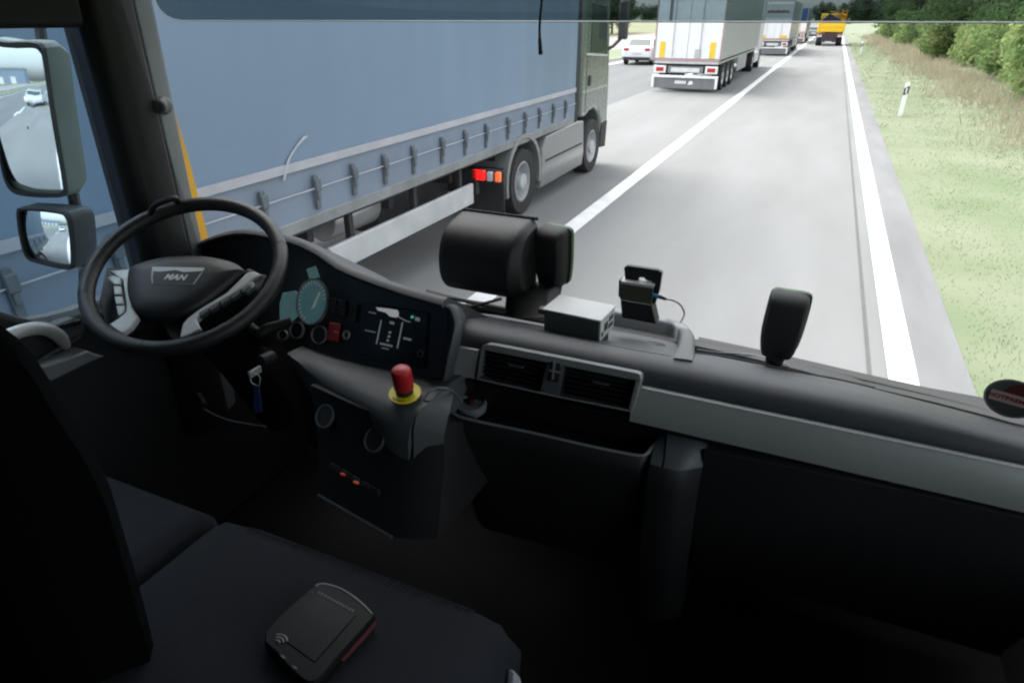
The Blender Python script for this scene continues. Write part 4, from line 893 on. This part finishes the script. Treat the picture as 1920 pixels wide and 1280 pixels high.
g = MB(); g.loft([[p - SN * .05 for p in hp_], [p for p in hp_], [hc + (p - hc) * .975 + SN * .010 for p in hp_], [hc + (p - hc) * .90 + SN * .0165 for p in hp_], [hc + (p - hc) * .6 + SN * .021 for p in hp_], [hc + (p - hc) * .05 + SN * .022 for p in hp_]]); hub = g.build('hub', M['hub'], sw, ang=50)
ho = .0005
def hubpt(x, y, o): return onW(x, y, -.022 + .0205 + o)
bq = [(286, 501), (384, 503), (378, 514), (364, 534), (285, 534), (284, 520)]
g = MB(); g.prism([hubpt(a, b, 0) for a, b in bq], SN * .0022); bd = g.build('badge', M['brightsilver'], hub, .001)
bq2 = [(288, 509), (300, 510), (330, 507), (345, 511), (380, 509), (374, 516), (362, 532), (287, 532), (286.5, 520)]
g = MB(); g.prism([hubpt(a, b, .0012) for a, b in bq2], SN * .0016); g.build('badge_field', M['panel'], bd)
to = (hubpt(328, 520, .0030)); tu = hubpt(350, 520.5, .003) - hubpt(306, 518.5, .003); tv = hubpt(330, 510, .003) - hubpt(327, 528, .003)
text_mesh('badge_lettering', 'MAN', .020, to, tu, tv, M['white'], bd, .0005, .25, bold=.0006)
def spoke(name, q, o, t, m, par, bev=.003): g = MB(); g.prism([onW(a, b, o) for a, b in q], -SN * t); return g.build(name, M[m], par, bev)
s1 = spoke('spoke', [(203, 508), (215, 506), (243, 503), (241, 540), (247, 575), (259, 594), (246, 612), (228, 626), (203, 608), (222, 596), (235, 585), (236, 570), (229, 525), (216, 516)], -.012, .014, 'brightsilver', sw)
s2 = spoke('spoke', [(462, 511), (475, 508), (492, 515), (476, 522), (440, 549), (388, 580), (368, 600), (376, 615), (353, 628), (336, 634), (342, 606), (352, 595), (372, 580), (425, 548)], -.012, .014, 'brightsilver', sw)
spoke('spoke_back', [(186, 560), (200, 500), (240, 503), (300, 520), (455, 508), (500, 515), (480, 560), (390, 640), (330, 650), (300, 600), (230, 632), (196, 612)], -.040, .02, 'black', sw)
for k, q in enumerate(([(200, 520), (214, 516), (226, 520), (227, 534), (212, 532)], [(212, 535), (227, 537), (229, 552), (214, 552)], [(214, 555), (229, 555), (232, 570), (217, 570)], [(217, 573), (233, 572), (232, 585), (222, 592)])):
    spoke('wheel_button', q, -.010, .012, 'silver', s1, .0015)
for k in range(5):
    x, y = 372 + 20 * k, 586 - 11.2 * k
    spoke('wheel_button', [(x, y), (x + 17, y - 10), (x + 18, y - 3), (x + 2, y + 8)], -.010, .012, 'shelf', s2, .0015)
spoke('wheel_button', [(452, 540), (474, 527), (478, 536), (462, 548)], -.012, .012, 'silver', s2, .0015)
spoke('wheel_button', [(466, 503), (478, 508), (486, 514), (470, 514), (460, 506)], -.016, .012, 'shelf', s2, .0015)
# column, stalk, ignition key
col = thing('steering_column', 'black steering column below the wheel with a stalk to the right', 'steering column', SC - SN * .1)
g = MB(); g.lathe(SC - SN * .055, -SN, [(.001, 0), (.055, 0), (.065, .02), (.07, .12), (.06, .3), (.05, .6), (.001, .6)], 24); g.build('shroud', M['panel'], col)
st = spline([SC - SN * .09 + wu * .05, onW(478, 622, -.10), onW(505, 615, -.095), onW(545, 602, -.09)], 4)
g = MB(); g.tube(st, [.012] * 4 + [.013] * 4 + [.012, .011, .010, .010, .009], 12); g.build('stalk', M['black'], col)
g = MB(); g.tube(spline([SC - SN * .09 - wu * .05, onW(205, 590, -.09), onW(185, 575, -.085)], 4), .011, 10); g.build('stalk', M['black'], col)
kc = px(478, 690, Y=.84)
g = MB(); g.lathe(kc + V((0, .05, 0)), (-.1, -1, .1), [(.001, 0), (.016, 0), (.015, .03), (.001, .032)], 16); g.build('ignition_lock', M['black'], col)
ky = thing('car_keys', 'key ring with a blue tag hanging below the steering wheel', 'keys', px(478, 712, Y=.80))
g = MB(); kx = px(479, 711, Y=.80); g.tube([kx + V((math.cos(a) * .012, .002 * math.sin(3 * a), math.sin(a) * .0145)) for a in np.linspace(0, 2 * PI, 25)[:-1]], .0011, 6, closed=True); g.build('key_ring', M['silver'], ky)
g = MB(); g.box(px(478, 697, Y=.805), (.006, .03, .014)); g.build('key', M['silver'], ky, .001)
g = MB(); g.prism([px(475, 726, Y=.798), px(484, 724, Y=.798), px(490, 772, Y=.798), px(481, 775, Y=.798), px(474, 770, Y=.798)], (0, .004, 0)); g.build('tag', M['tag'], ky, .001)
# pedal and lead in the dark footwell
pd = thing('pedal', 'dark foot pedal in the shadow under the steering wheel', 'pedal', px(365, 750, Y=1.02))
pq = [px(346, 722, Y=1.05), px(362, 724, Y=1.05), px(380, 756, Y=1.0), px(383, 771, Y=1.0), px(350, 768, Y=1.0)]
g = MB(); g.prism(pq, (0, .015, -.008)); g.build('pad', M['darktrim'], pd, .004)
g = MB(); g.tube([pq[0] + V((0, .015, 0)), pq[0] + V((-.02, .2, .1))], .01); g.build('lever', M['black'], pd)
g = MB(); g.tube(spline([px(380, 765, Y=.99), px(405, 778, Y=.98), px(432, 788, Y=.97), px(458, 793, Y=.97), px(500, 800, Y=1.0)], 5), .0016, 6)
tag(g.build('lead', M['cable'], None), 'thin loose lead in the footwell by the pedal', 'lead')

# ------------------------------------------------------------------ things on the dash
# emergency stop
eb_ = px(759, 736, Z=1.946); bt = thing('emergency_stop', 'red mushroom emergency stop button on a round yellow plate', 'button', eb_)
un = V((.05, -.18, 1)).normalized()
g = MB(); g.lathe(eb_ - un * .002, un, [(.001, 0), (.0285, 0), (.0285, .0025), (.001, .0026)], 40); yp = g.build('yellow_plate', M['yellow'], bt)
ux = V((1, 0, 0)); ux = (ux - un * ux.dot(un)).normalized(); uy = un.cross(ux)
g = MB()
for k in range(7):
    a = math.radians(-118 + 9 * k); c = eb_ + (ux * math.cos(a) + uy * math.sin(a)) * .0235 + un * .0010; g.lathe(c, un, [(.001, 0), (.0016, 0), (.0016, .0004), (.001, .0004)], 4)
g.build('plate_lettering', M['black'], yp)
g = MB(); g.lathe(eb_, un, [(.001, .002), (.0155, .002), (.0155, .010), (.0175, .012), (.001, .012)], 28); g.build('collar', M['black'], bt)
g = MB(); g.lathe(eb_, un, [(.001, .012), (.0165, .012), (.0178, .02), (.0180, .042), (.0176, .048), (.0155, .053), (.010, .0555), (.001, .056)], 36); g.build('cap', M['red'], bt)
# round puck with a lead
pc = px(884, 759, Z=1.872); pk = thing('round_socket', 'round grey puck with a red dot in the tray below the vents', 'socket', pc)
g = MB(); g.lathe(pc, (0, -.1, 1), [(.001, -.01), (.0285, -.01), (.030, 0), (.029, .006), (.025, .0075), (.021, .004), (.001, .004)], 36); g.build('body', M['midsilver'], pk)
g = MB(); g.lathe(pc + V((0, -.001, .0035)), (0, -.1, 1), [(.001, 0), (.0085, 0), (.0075, .007), (.001, .008)], 20); kk = g.build('knob', M['black'], pk)
g = MB(); g.lathe(pc + V((0, -.001, .0115)), (0, -.1, 1), [(.001, 0), (.0045, 0), (.001, .0012)], 14); g.build('red_dot', M['red'], kk)
g = MB(); g.tube(spline([px(866, 754, Z=1.884), px(858, 742, Z=1.905), px(846, 732, Z=1.94), px(832, 727, Z=1.954), px(816, 728, Z=1.955), px(803, 736, Z=1.950), px(795, 750, Z=1.938)], 6), .0022, 8); g.build('lead', M['cable'], pk)
# grey metal box
zB = 2.0005
A3, B3, C3 = px(1019, 619, Z=zB), px(1122, 642, Z=zB), px(1161, 615, Z=zB)
ub = (B3 - A3).normalized(); vb = V((-ub.y, ub.x, 0)); wB, dB = (B3 - A3).length, (C3 - B3).dot(vb) * .98
hB = .043; RB = Matrix(((ub.x, vb.x, 0), (ub.y, vb.y, 0), (0, 0, 1))); cB = A3 + ub * wB / 2 + vb * dB / 2
gx = thing('control_box', 'flat grey metal box with sockets on its right side on the dashboard', 'box', (cB.x, cB.y, zB))
g = MB(); hw, hd2 = wB / 2 - .006, dB / 2 - .004
ft = [cB + ub * a * hw + vb * b_ * hd2 for a, b_ in ((-1, -1), (1, -1), (1, 1), (-1, 1))]
g.loft([[p + V((0, 0, -.0004)) for p in ft], [V((p.x, p.y, min(zB - .001, pad_z(p.x, p.y)) - .004)) for p in ft]]); g.build('foot', M['rubber'], gx)
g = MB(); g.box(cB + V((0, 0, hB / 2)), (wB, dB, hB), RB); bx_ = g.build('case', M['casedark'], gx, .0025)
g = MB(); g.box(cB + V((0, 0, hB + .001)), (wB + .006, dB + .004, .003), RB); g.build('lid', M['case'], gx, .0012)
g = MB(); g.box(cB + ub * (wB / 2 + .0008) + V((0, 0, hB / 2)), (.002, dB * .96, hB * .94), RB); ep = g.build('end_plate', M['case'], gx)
for k, (o_, zz, s1_, s2_) in enumerate(((-.10, .5, .016, .016), (.16, .68, .008, .009), (.16, .34, .008, .009), (.32, .68, .008, .009), (.32, .34, .008, .009), (-.34, .28, .008, .008))):
    g = MB(); g.box(cB + ub * (wB / 2 + .002) + vb * (o_ * dB) + V((0, 0, hB * zz)), (.0015, s1_, s2_), RB); g.build('socket', M['black'], ep)
g = MB(); g.box(cB - ub * (wB / 2 + .004) - vb * dB * .36 + V((0, 0, hB - .006)), (.02, dB * .22, .010), RB); g.build('flange', M['casedark'], gx, .001)
# hooded monitor seen from behind
mo = thing('hooded_monitor', 'black hooded monitor housing on a bracket in front of the windscreen', 'monitor', px(950, 580, Y=1.2))
mL, mR = px(838, 480, Y=1.16), px(962, 500, Y=1.16); ax = (px(985, 425, Y=1.24) - px(850, 407, Y=1.24)).normalized()
mcen = px(906, 484, Y=1.20); e1 = V((0, 1, 0)); e1 = (e1 - ax * e1.dot(ax)).normalized(); e2 = ax.cross(e1)
Lm = (px(962, 480, Y=1.20) - px(838, 480, Y=1.20)).length
prof = [(.062, .082), (.03, .079), (-.008, .070), (-.035, .052), (-.050, .025), (-.055, -.005), (-.051, -.036), (-.038, -.060), (-.012, -.076), (.025, -.082), (.062, -.082)]
prof = [(p.x, p.y) for p in spline([V((a, b, 0)) for a, b in prof], 3)]
rings = []
for u, k in ((-.5, .93), (-.47, .985), (-.4, 1), (.40, 1), (.5, 1)):
    rings.append([mcen + ax * (u * Lm) + e1 * a * k + e2 * b * k for a, b in prof])
for u, k, dx in ((.53, .97, .0), (.58, .90, 0), (.63, .78, 0)):
    rings.append([mcen + ax * (u * Lm) + e1 * (a * k + .012 * (u - .5) * 5) + e2 * (b * (k if b < 0 else min(1, k + .06))) for a, b in prof])
g = MB(); g.loft(rings); g.build('housing', M['black'], mo, ang=35)
g = MB(); t0 = mcen + e1 * .062 + e2 * .083; g.tube([t0 - ax * Lm * .48, t0 + ax * Lm * .62], .0035, 8); g.build('top_edge', M['rubber'], mo)
bb_ = [px(943, 547, Y=1.19), px(1022, 556, Y=1.19), px(1030, 585, Y=1.17), px(940, 585, Y=1.17)]
g = MB(); g.loft([[p + V((0, .02, 0)) for p in (px(942, 545, Y=1.18), px(975, 556, Y=1.17), px(1022, 553, Y=1.19))] + [p + V((0, .08, 0)) for p in (px(1022, 553, Y=1.19), px(942, 545, Y=1.18))],
                  [p for p in (px(944, 590, Y=1.14), px(978, 600, Y=1.12), px(1030, 598, Y=1.14))] + [p + V((0, .09, -.02)) for p in (px(1030, 598, Y=1.14), px(944, 590, Y=1.14))]]); g.build('bracket', M['black'], mo, .004)
# two rounded antenna heads
def antenna(label, c, wpx, hpx, Y, tilt):
    a = px(*c, Y=Y); t = thing('antenna_unit', label, 'antenna', px(c[0], c[1] + hpx / 2, Y=Y), 'black antenna units by the windscreen')
    k = (a - CAM).dot(FW) / FPX; W, Hh = wpx * k, hpx * k * 1.02
    vx = V((math.cos(tilt), math.sin(tilt), 0)); vz = (V((0, -.16, 1)) + vx * .03).normalized(); vy_ = vz.cross(vx).normalized()
    out = [(-.42, .5), (-.2, .5), (.25, .5), (.44, .47), (.49, .38), (.49, 0), (.46, -.28), (.40, -.45), (.25, -.5), (-.25, -.5), (-.38, -.46), (-.46, -.28), (-.5, -.05), (-.49, .25), (-.47, .44)]
    o3 = spline([a + vx * (x * W) + vz * (y * Hh) for x, y in out], 3, closed=True)
    g = MB(); g.loft([[a + (p - a) * .55 - vy_ * -.021 * -1 for p in o3] if False else [a + (p - a) * .80 - vy_ * .028 for p in o3], [a + (p - a) * .93 - vy_ * .022 for p in o3], [a + (p - a) * 1.0 - vy_ * .008 for p in o3], [a + (p - a) * 1.0 + vy_ * .014 for p in o3], [a + (p - a) * .93 + vy_ * .026 for p in o3]]); g.build('shell', M['darktrim'], t, ang=40)
    g = MB(); g.loft([[a + (p - a) * 1.0 + vy_ * .0145 + vx * .004 for p in o3], [a + (p - a) * .99 + vy_ * .024 + vx * .004 for p in o3]]); g.build('fringe_shell', M['green'], t)
    b = a - vz * Hh * .5
    g = MB(); [g.lathe(b - vz * (.004 + .007 * k2), -vz, [(.001, 0), (.019 - .001 * k2, 0), (.02 - .001 * k2, .003), (.019 - .001 * k2, .0055), (.001, .0055)], 20) for k2 in range(4)]; g.build('ribbed_neck', M['rubber'], t)
    return t
antenna('black rounded antenna unit right beside the hooded monitor', (1037, 482), 60, 116, 1.27, -.25)
antenna('black rounded antenna unit standing alone at the windscreen edge', (1468, 610), 72, 132, 1.335, .0)
# small bracket camera with a plugged lead
pcx = thing('bracket_camera', 'small black bracket camera with a blue plug and a looping lead', 'camera', px(1195, 590, Y=1.30))
Yc = 1.29
g = MB(); g.loft([rr for rr in ([px(a, b, Y=Yc) for a, b in ((1170, 502), (1176, 498), (1234, 507), (1241, 512), (1236, 545), (1228, 570), (1219, 569), (1221, 542), (1222, 528), (1210, 525), (1208, 521), (1198, 520), (1194, 532), (1172, 526))],
     [px(a, b, Y=Yc) + V((0, .012, 0)) for a, b in ((1170, 502), (1176, 498), (1234, 507), (1241, 512), (1236, 545), (1228, 570), (1219, 569), (1221, 542), (1222, 528), (1210, 525), (1208, 521), (1198, 520), (1194, 532), (1172, 526))])]); g.build('back_plate', M['black'], pcx, .001)
g = MB(); g.prism([px(a, b, Y=Yc - .01) for a, b in ((1163, 530), (1224, 540), (1221, 572), (1162, 562))], (0, .022, .004)); g.build('camera_body', M.setdefault('olive', mat('olive grey plastic', (.06, .062, .045), .45)), pcx, .002)
g = MB(); g.prism([px(a, b, Y=Yc - .012) for a, b in ((1164, 527), (1226, 536), (1225, 541), (1163, 532))], (0, .024, .003)); g.build('camera_top', M['case'], pcx, .001)
g = MB(); g.prism([px(a, b, Y=Yc - .005) for a, b in ((1163, 563), (1222, 573), (1230, 608), (1166, 596))], (0, .035, 0)); g.build('foot', M['black'], pcx, .002)
g = MB(); g.prism([px(a, b, Y=Yc - .002) for a, b in ((1160, 525), (1166, 527), (1165, 560), (1159, 556))], (0, .02, 0)); g.build('side_arm', M['black'], pcx, .002)
pg = [px(1224, 553, Y=Yc - .014), px(1236, 556, Y=Yc - .014)]; g = MB(); g.tube(pg, .0042, 10); g.build('blue_plug', M['blueplug'], pcx)
g = MB(); g.tube([px(1236, 556, Y=Yc - .014), px(1249, 561, Y=Yc - .014)], [.0046, .003], 10); g.build('plug_sleeve', M['black'], pcx)
g = MB(); g.tube(spline([px(1249, 561, Y=Yc - .014), px(1264, 564, Y=Yc - .016), px(1277, 573, Y=Yc - .02), px(1283, 588, Y=Yc - .03), px(1276, 604, Y=Yc - .05)], 6), .0018, 8); g.build('lead', M['cable'], pcx)
# round sticker on the windscreen
stk = thing('round_sticker', 'round sticker with a red lettered band at the right end of the windscreen', 'sticker', px(1897, 747, Y=1.30))
plT = (V((.43, wy(.43, 1.92) - .006, 1.92)), V((-.30, -1, -.2)).normalized())
def onT(x, y, o=0): return px(x, y, pl=(plT[0] + plT[1] * o, plT[1]))
tc_ = onT(1897, 747); tx = V((1, -.30, 0)).normalized(); tz = plT[1].cross(tx).normalized(); tz = tz if tz.z > 0 else -tz
rT = (onT(1949, 757) - onT(1845, 737)).length / 2
def circ(r, o, n=48): return [tc_ + (tx * math.cos(2 * PI * k / n) + tz * math.sin(2 * PI * k / n)) * r + plT[1] * o for k in range(n)]
g = MB(); g.prism(circ(rT, 0), plT[1] * .0008); sb = g.build('disc', M.setdefault('stickerbase', mat('dark green sticker', (.10, .125, .115), .5, var=.3, scale=25)), stk)
g = MB(); g.loft([circ(rT + .0015, .001), circ(rT - .0015, .001), circ(rT - .0015, .0016), circ(rT + .0015, .0016)], caps=False); g.build('disc_rim', M['stripe'], stk)
g = MB(); g.prism([tc_ + tx * a + tz * b + plT[1] * .001 for a, b in ((-rT * .80, -.012), (rT * .9, -.012), (rT * .9, .010), (-rT * .80, .010))], plT[1] * .0005); bnd = g.build('band', M.setdefault('bandpink', mat('pale red band', (.80, .58, .52), .5, var=.1)), stk)
g = MB(); g.prism([tc_ + tx * a + tz * b + plT[1] * .001 for a, b in ((-rT * .42, .0105), (rT * .75, .0105), (rT * .6, .026), (rT * .2, .034), (-rT * .1, .030))], plT[1] * .0005); g.build('red_shape', M.setdefault('stickred', mat('dark red print shape', (.16, .03, .02), .5)), stk)
text_mesh('band_lettering', 'NOTBREMSE-A', .0118, tc_ + tx * .004 + V((0, 0, -.001)) + plT[1] * .0018, tx, tz, M.setdefault('lettred', mat('red lettering', (.35, .04, .02), .5)), bnd, .0002, 0, bold=.0004)
# cord hanging at the windscreen
cr_ = thing('hanging_cord', 'black cord with a thicker end hanging down at the windscreen top', 'cord', px(1014, 60, Y=1.2))
g = MB(); cp = spline([px(1020, -60, Y=1.2), px(1016, 0, Y=1.2), px(1012, 45, Y=1.2), px(1012, 75, Y=1.2)], 5); g.tube(cp, .0024, 8); g.build('cord', M['black'], cr_)
g = MB(); g.tube([px(1012, 72, Y=1.2), px(1013, 90, Y=1.2), px(1014, 103, Y=1.2)], [.003, .0036, .0042], 10); g.build('end_piece', M['black'], cr_)
# wipers and washer hose in front of the windscreen foot
def wiper(label, pts, Y, arm):
    t = thing('wiper', label, 'wiper', px(*pts[len(pts) // 2], Y=Y), 'wipers resting at the windscreen foot')
    g = MB(); g.tube([px(a, b, Y=Y) for a, b in pts], .006, 6); bl = g.build('blade', M['rubber'], t)
    g = MB(); g.tube([px(a, b, Y=Y - .01) for a, b in arm], .0045, 6); g.build('arm', M['black'], t)
    return t
def along(line, dy, off=0): return [px(a, b + off, Y=y_ + dy) for a, b, y_ in line]
foot = [(1303, 640, 1.40), (1450, 672, 1.39), (1600, 708, 1.36), (1750, 743, 1.31), (1860, 771, 1.265), (1960, 800, 1.21)]
w1_ = thing('wiper', 'right wiper lying along the windscreen foot past the lone antenna', 'wiper', px(1600, 708, Y=1.41), 'wipers resting at the windscreen foot')
g = MB(); g.tube(along(foot, .055, 1), .0075, 8); bl_ = g.build('blade', M['rubber'], w1_)
g = MB(); g.tube(along(foot, .05, 11), .0055, 8); g.build('spring_bar', M['darktrim'], bl_)
g = MB(); g.tube(along([(1300, 652, 1.44), (1390, 664, 1.44), (1460, 690, 1.44), (1540, 700, 1.42)], 0), .005, 8); g.build('arm', M['black'], w1_)
for a, b in ((1509, 692), (1576, 704)): g = MB(); g.box(px(a, b, Y=1.415), (.018, .004, .007)); g.build('bright_bit', M['white'], w1_)
cw = MB(); cw.loft([[p + V((0, 0, 0)), p + V((0, .05, .004)), p + V((0, .05, -.06)), p + V((0, 0, -.06))] for p in along(foot, .03, 10)]); cw.build('cowl', M['rubber'], cab)
w2_ = wiper('left wiper at the windscreen foot beside the instrument hood', [(800, 545), (840, 556), (880, 566), (950, 580)], 1.42, [(860, 580), (895, 572), (940, 560)])
g = MB(); g.box(px(869, 571, Y=1.40), (.012, .004, .009)); g.build('bright_bit', M['case'], w2_)  # small pale box painted in for a silver glint
for nm, pts_ in (('thin grey lead crossing the dashboard edge left of the lone antenna', [(1306, 658), (1350, 664), (1410, 668), (1470, 684), (1480, 694)]), ('thin black lead lying along the dashboard edge under the lone antenna', [(1300, 664), (1360, 672), (1420, 684), (1490, 700), (1560, 712), (1640, 730)])):
    g = MB(); g.tube(spline([onpad(a, b) + V((0, 0, .004)) for a, b in pts_], 5), .0016, 6); tag(g.build('lead', M['cable' if 'grey' in nm else 'black']), nm, 'lead')

# ------------------------------------------------------------------ seats and the handheld
ds = thing('driver_seat', 'black driver seat back filling the lower left corner', 'seat', (-1.1, .4, 1.15))
sb_px = [(-60, 610), (0, 642), (40, 680), (70, 722), (110, 790), (150, 850), (190, 925), (215, 1000), (245, 1100), (275, 1210), (295, 1300), (320, 1420)]
ysb = .36
edge = spline([px(a, b, Y=ysb) for a, b in sb_px], 3)
rings = []
for p in edge:
    xo = min(p.x - .40, -1.34); 
    rings.append([(p.x, ysb, p.z), (p.x - .025, ysb - .035, p.z - .004), (p.x - .06, ysb - .10, p.z - .01), (xo, ysb - .14, p.z), (xo, ysb + .03, p.z), (p.x - .07, ysb + .035, p.z), (p.x - .02, ysb + .022, p.z)])
g = MB(); g.loft(rings); g.build('backrest', M['seatblack'], ds, ang=60)
def cushion(name, par, xa, xb, yb, yf, z, m, h=.13, crown=.02, r=.05):
    g = MB(); rings = []
    for i in range(17):
        u = i / 16; x = xa + (xb - xa) * u; ed = min(u, 1 - u) * (xb - xa); k = 1 - max(0, 1 - ed / r) ** 2 * .9 if ed < r else 1
        row = [(x, yb, z - h)]
        for v in np.linspace(0, 1, 9): row.append((x, yb + (yf - .05 - yb) * v, z - .045 * (1 - k) + crown * math.sin(PI * v) * k))
        row += [(x, yf - .025, z - .008 - .045 * (1 - k)), (x, yf - .006 - .02 * (1 - k), z - .03 - .04 * (1 - k)), (x, yf - .02 * (1 - k), z - .06), (x, yf - .03, z - h)]
        rings.append(row)
    g.loft(rings); return g.build(name, M[m], par, ang=70)
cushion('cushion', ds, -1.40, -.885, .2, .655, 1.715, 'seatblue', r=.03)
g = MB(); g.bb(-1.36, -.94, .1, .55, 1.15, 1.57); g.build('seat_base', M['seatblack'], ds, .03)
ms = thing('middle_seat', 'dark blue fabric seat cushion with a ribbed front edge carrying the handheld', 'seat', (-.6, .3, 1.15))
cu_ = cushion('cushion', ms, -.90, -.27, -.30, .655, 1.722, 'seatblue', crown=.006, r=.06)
g = MB()
for k in range(60):
    x = -.80 + .0075 * k; g.tube([(x, .603, 1.7195), (x, .631, 1.7145), (x, .649, 1.695)], .0022, 5)
g.build('ribbing', M['seatblue'], cu_)
g = MB(); g.bb(-.86, -.32, -.28, .55, 1.15, 1.575); g.build('seat_base', M['seatblack'], ms, .03)
g = MB(); g.prism([px(952, 1252, X=-.268), px(962, 1262, X=-.268), px(970, 1290, X=-.268), px(948, 1290, X=-.268)], (.012, 0, 0)); g.build('buckle', M['stripe'], ms, .003)
hz0 = 1.752
hd_ = thing('handheld_terminal', 'handheld terminal with a dark screen and red side lying on the blue seat', 'handheld', px(600, 1190, Z=hz0 - .03))
def HQ(x, y, z=hz0): return px(x, y, Z=z)
oq = [HQ(497, 1183), HQ(590, 1096), HQ(606, 1091), HQ(640, 1101), HQ(676, 1124), HQ(700, 1148), HQ(698, 1158), HQ(640, 1222), HQ(592, 1276), HQ(560, 1268), HQ(520, 1225)]
os_ = spline(oq, 3, closed=True); oc = sum(os_, V((0, 0, 0))) / len(os_)
g = MB(); g.loft([[oc + (p - oc) * .95 + V((0, 0, -.026)) for p in os_], [oc + (p - oc) * 1.0 + V((0, 0, -.020)) for p in os_], [p + V((0, 0, -.004)) for p in os_], [oc + (p - oc) * .97 for p in os_]]); bd2 = g.build('case', M.setdefault('hcase', mat('handheld shell', (.006, .006, .0065), .5, spec=.25)), hd_)
g = MB(); rl = [HQ(703, 1165, 1.739), HQ(690, 1184, 1.737), HQ(664, 1212, 1.737), HQ(640, 1238, 1.737)]; g.tube(spline(rl, 4), .0035, 6); g.build('red_side', M.setdefault('dullred', mat('dull red rubber', (.10, .010, .012), .6)), hd_)
g = MB(); g.tube([p + V((0, 0, .0005)) for p in spline([HQ(592, 1098), HQ(606, 1094), HQ(640, 1104), HQ(674, 1127), HQ(697, 1150)], 4)], .0016, 6); g.build('top_edge', M['silver'], hd_)
g = MB(); g.prism([HQ(520, 1190, hz0 + .0005), HQ(595, 1112, hz0 + .0005), HQ(668, 1152, hz0 + .0005), HQ(590, 1240, hz0 + .0005)], (0, 0, .001)); sc2 = g.build('screen', M.setdefault('hscreen', mat('grey screen', (.010, .0115, .0125), .4, var=.2, scale=30, spec=.2)), hd_)
g = MB()
for k in range(12): a = HQ(595 + 5.7 * k, 1111 + 3.1 * k, hz0 + .0022); b = HQ(598.5 + 5.7 * k, 1113 + 3.1 * k, hz0 + .0022); g.prism([a, b, b + (b - a).cross(V((0, 0, -1))).normalized() * .004, a + (b - a).cross(V((0, 0, -1))).normalized() * .004], (0, 0, .0004))
g.build('screen_lettering', M['pillargrey'], sc2)
g = MB(); wc = HQ(516, 1206, hz0 + .002); dv = (HQ(540, 1186) - wc).normalized()
a0 = math.atan2(dv.y, dv.x)
for rr_ in (.006, .011, .016): g.tube([wc + V((math.cos(a0 + t) * rr_, math.sin(a0 + t) * rr_, 0)) for t in np.linspace(-.75, .75, 9)], .0013, 5)
g.build('wave_symbol', M['silver'], hd_)
for x, y in ((531, 1232), (553, 1252)): g = MB(); g.prism([HQ(x - 6, y - 4, hz0 - .001), HQ(x + 2, y - 2, hz0 - .001), HQ(x + 6, y + 4, hz0 - .001), HQ(x - 1, y + 3, hz0 - .001)], (0, 0, .002)); g.build('key', M['pillargrey'], hd_)
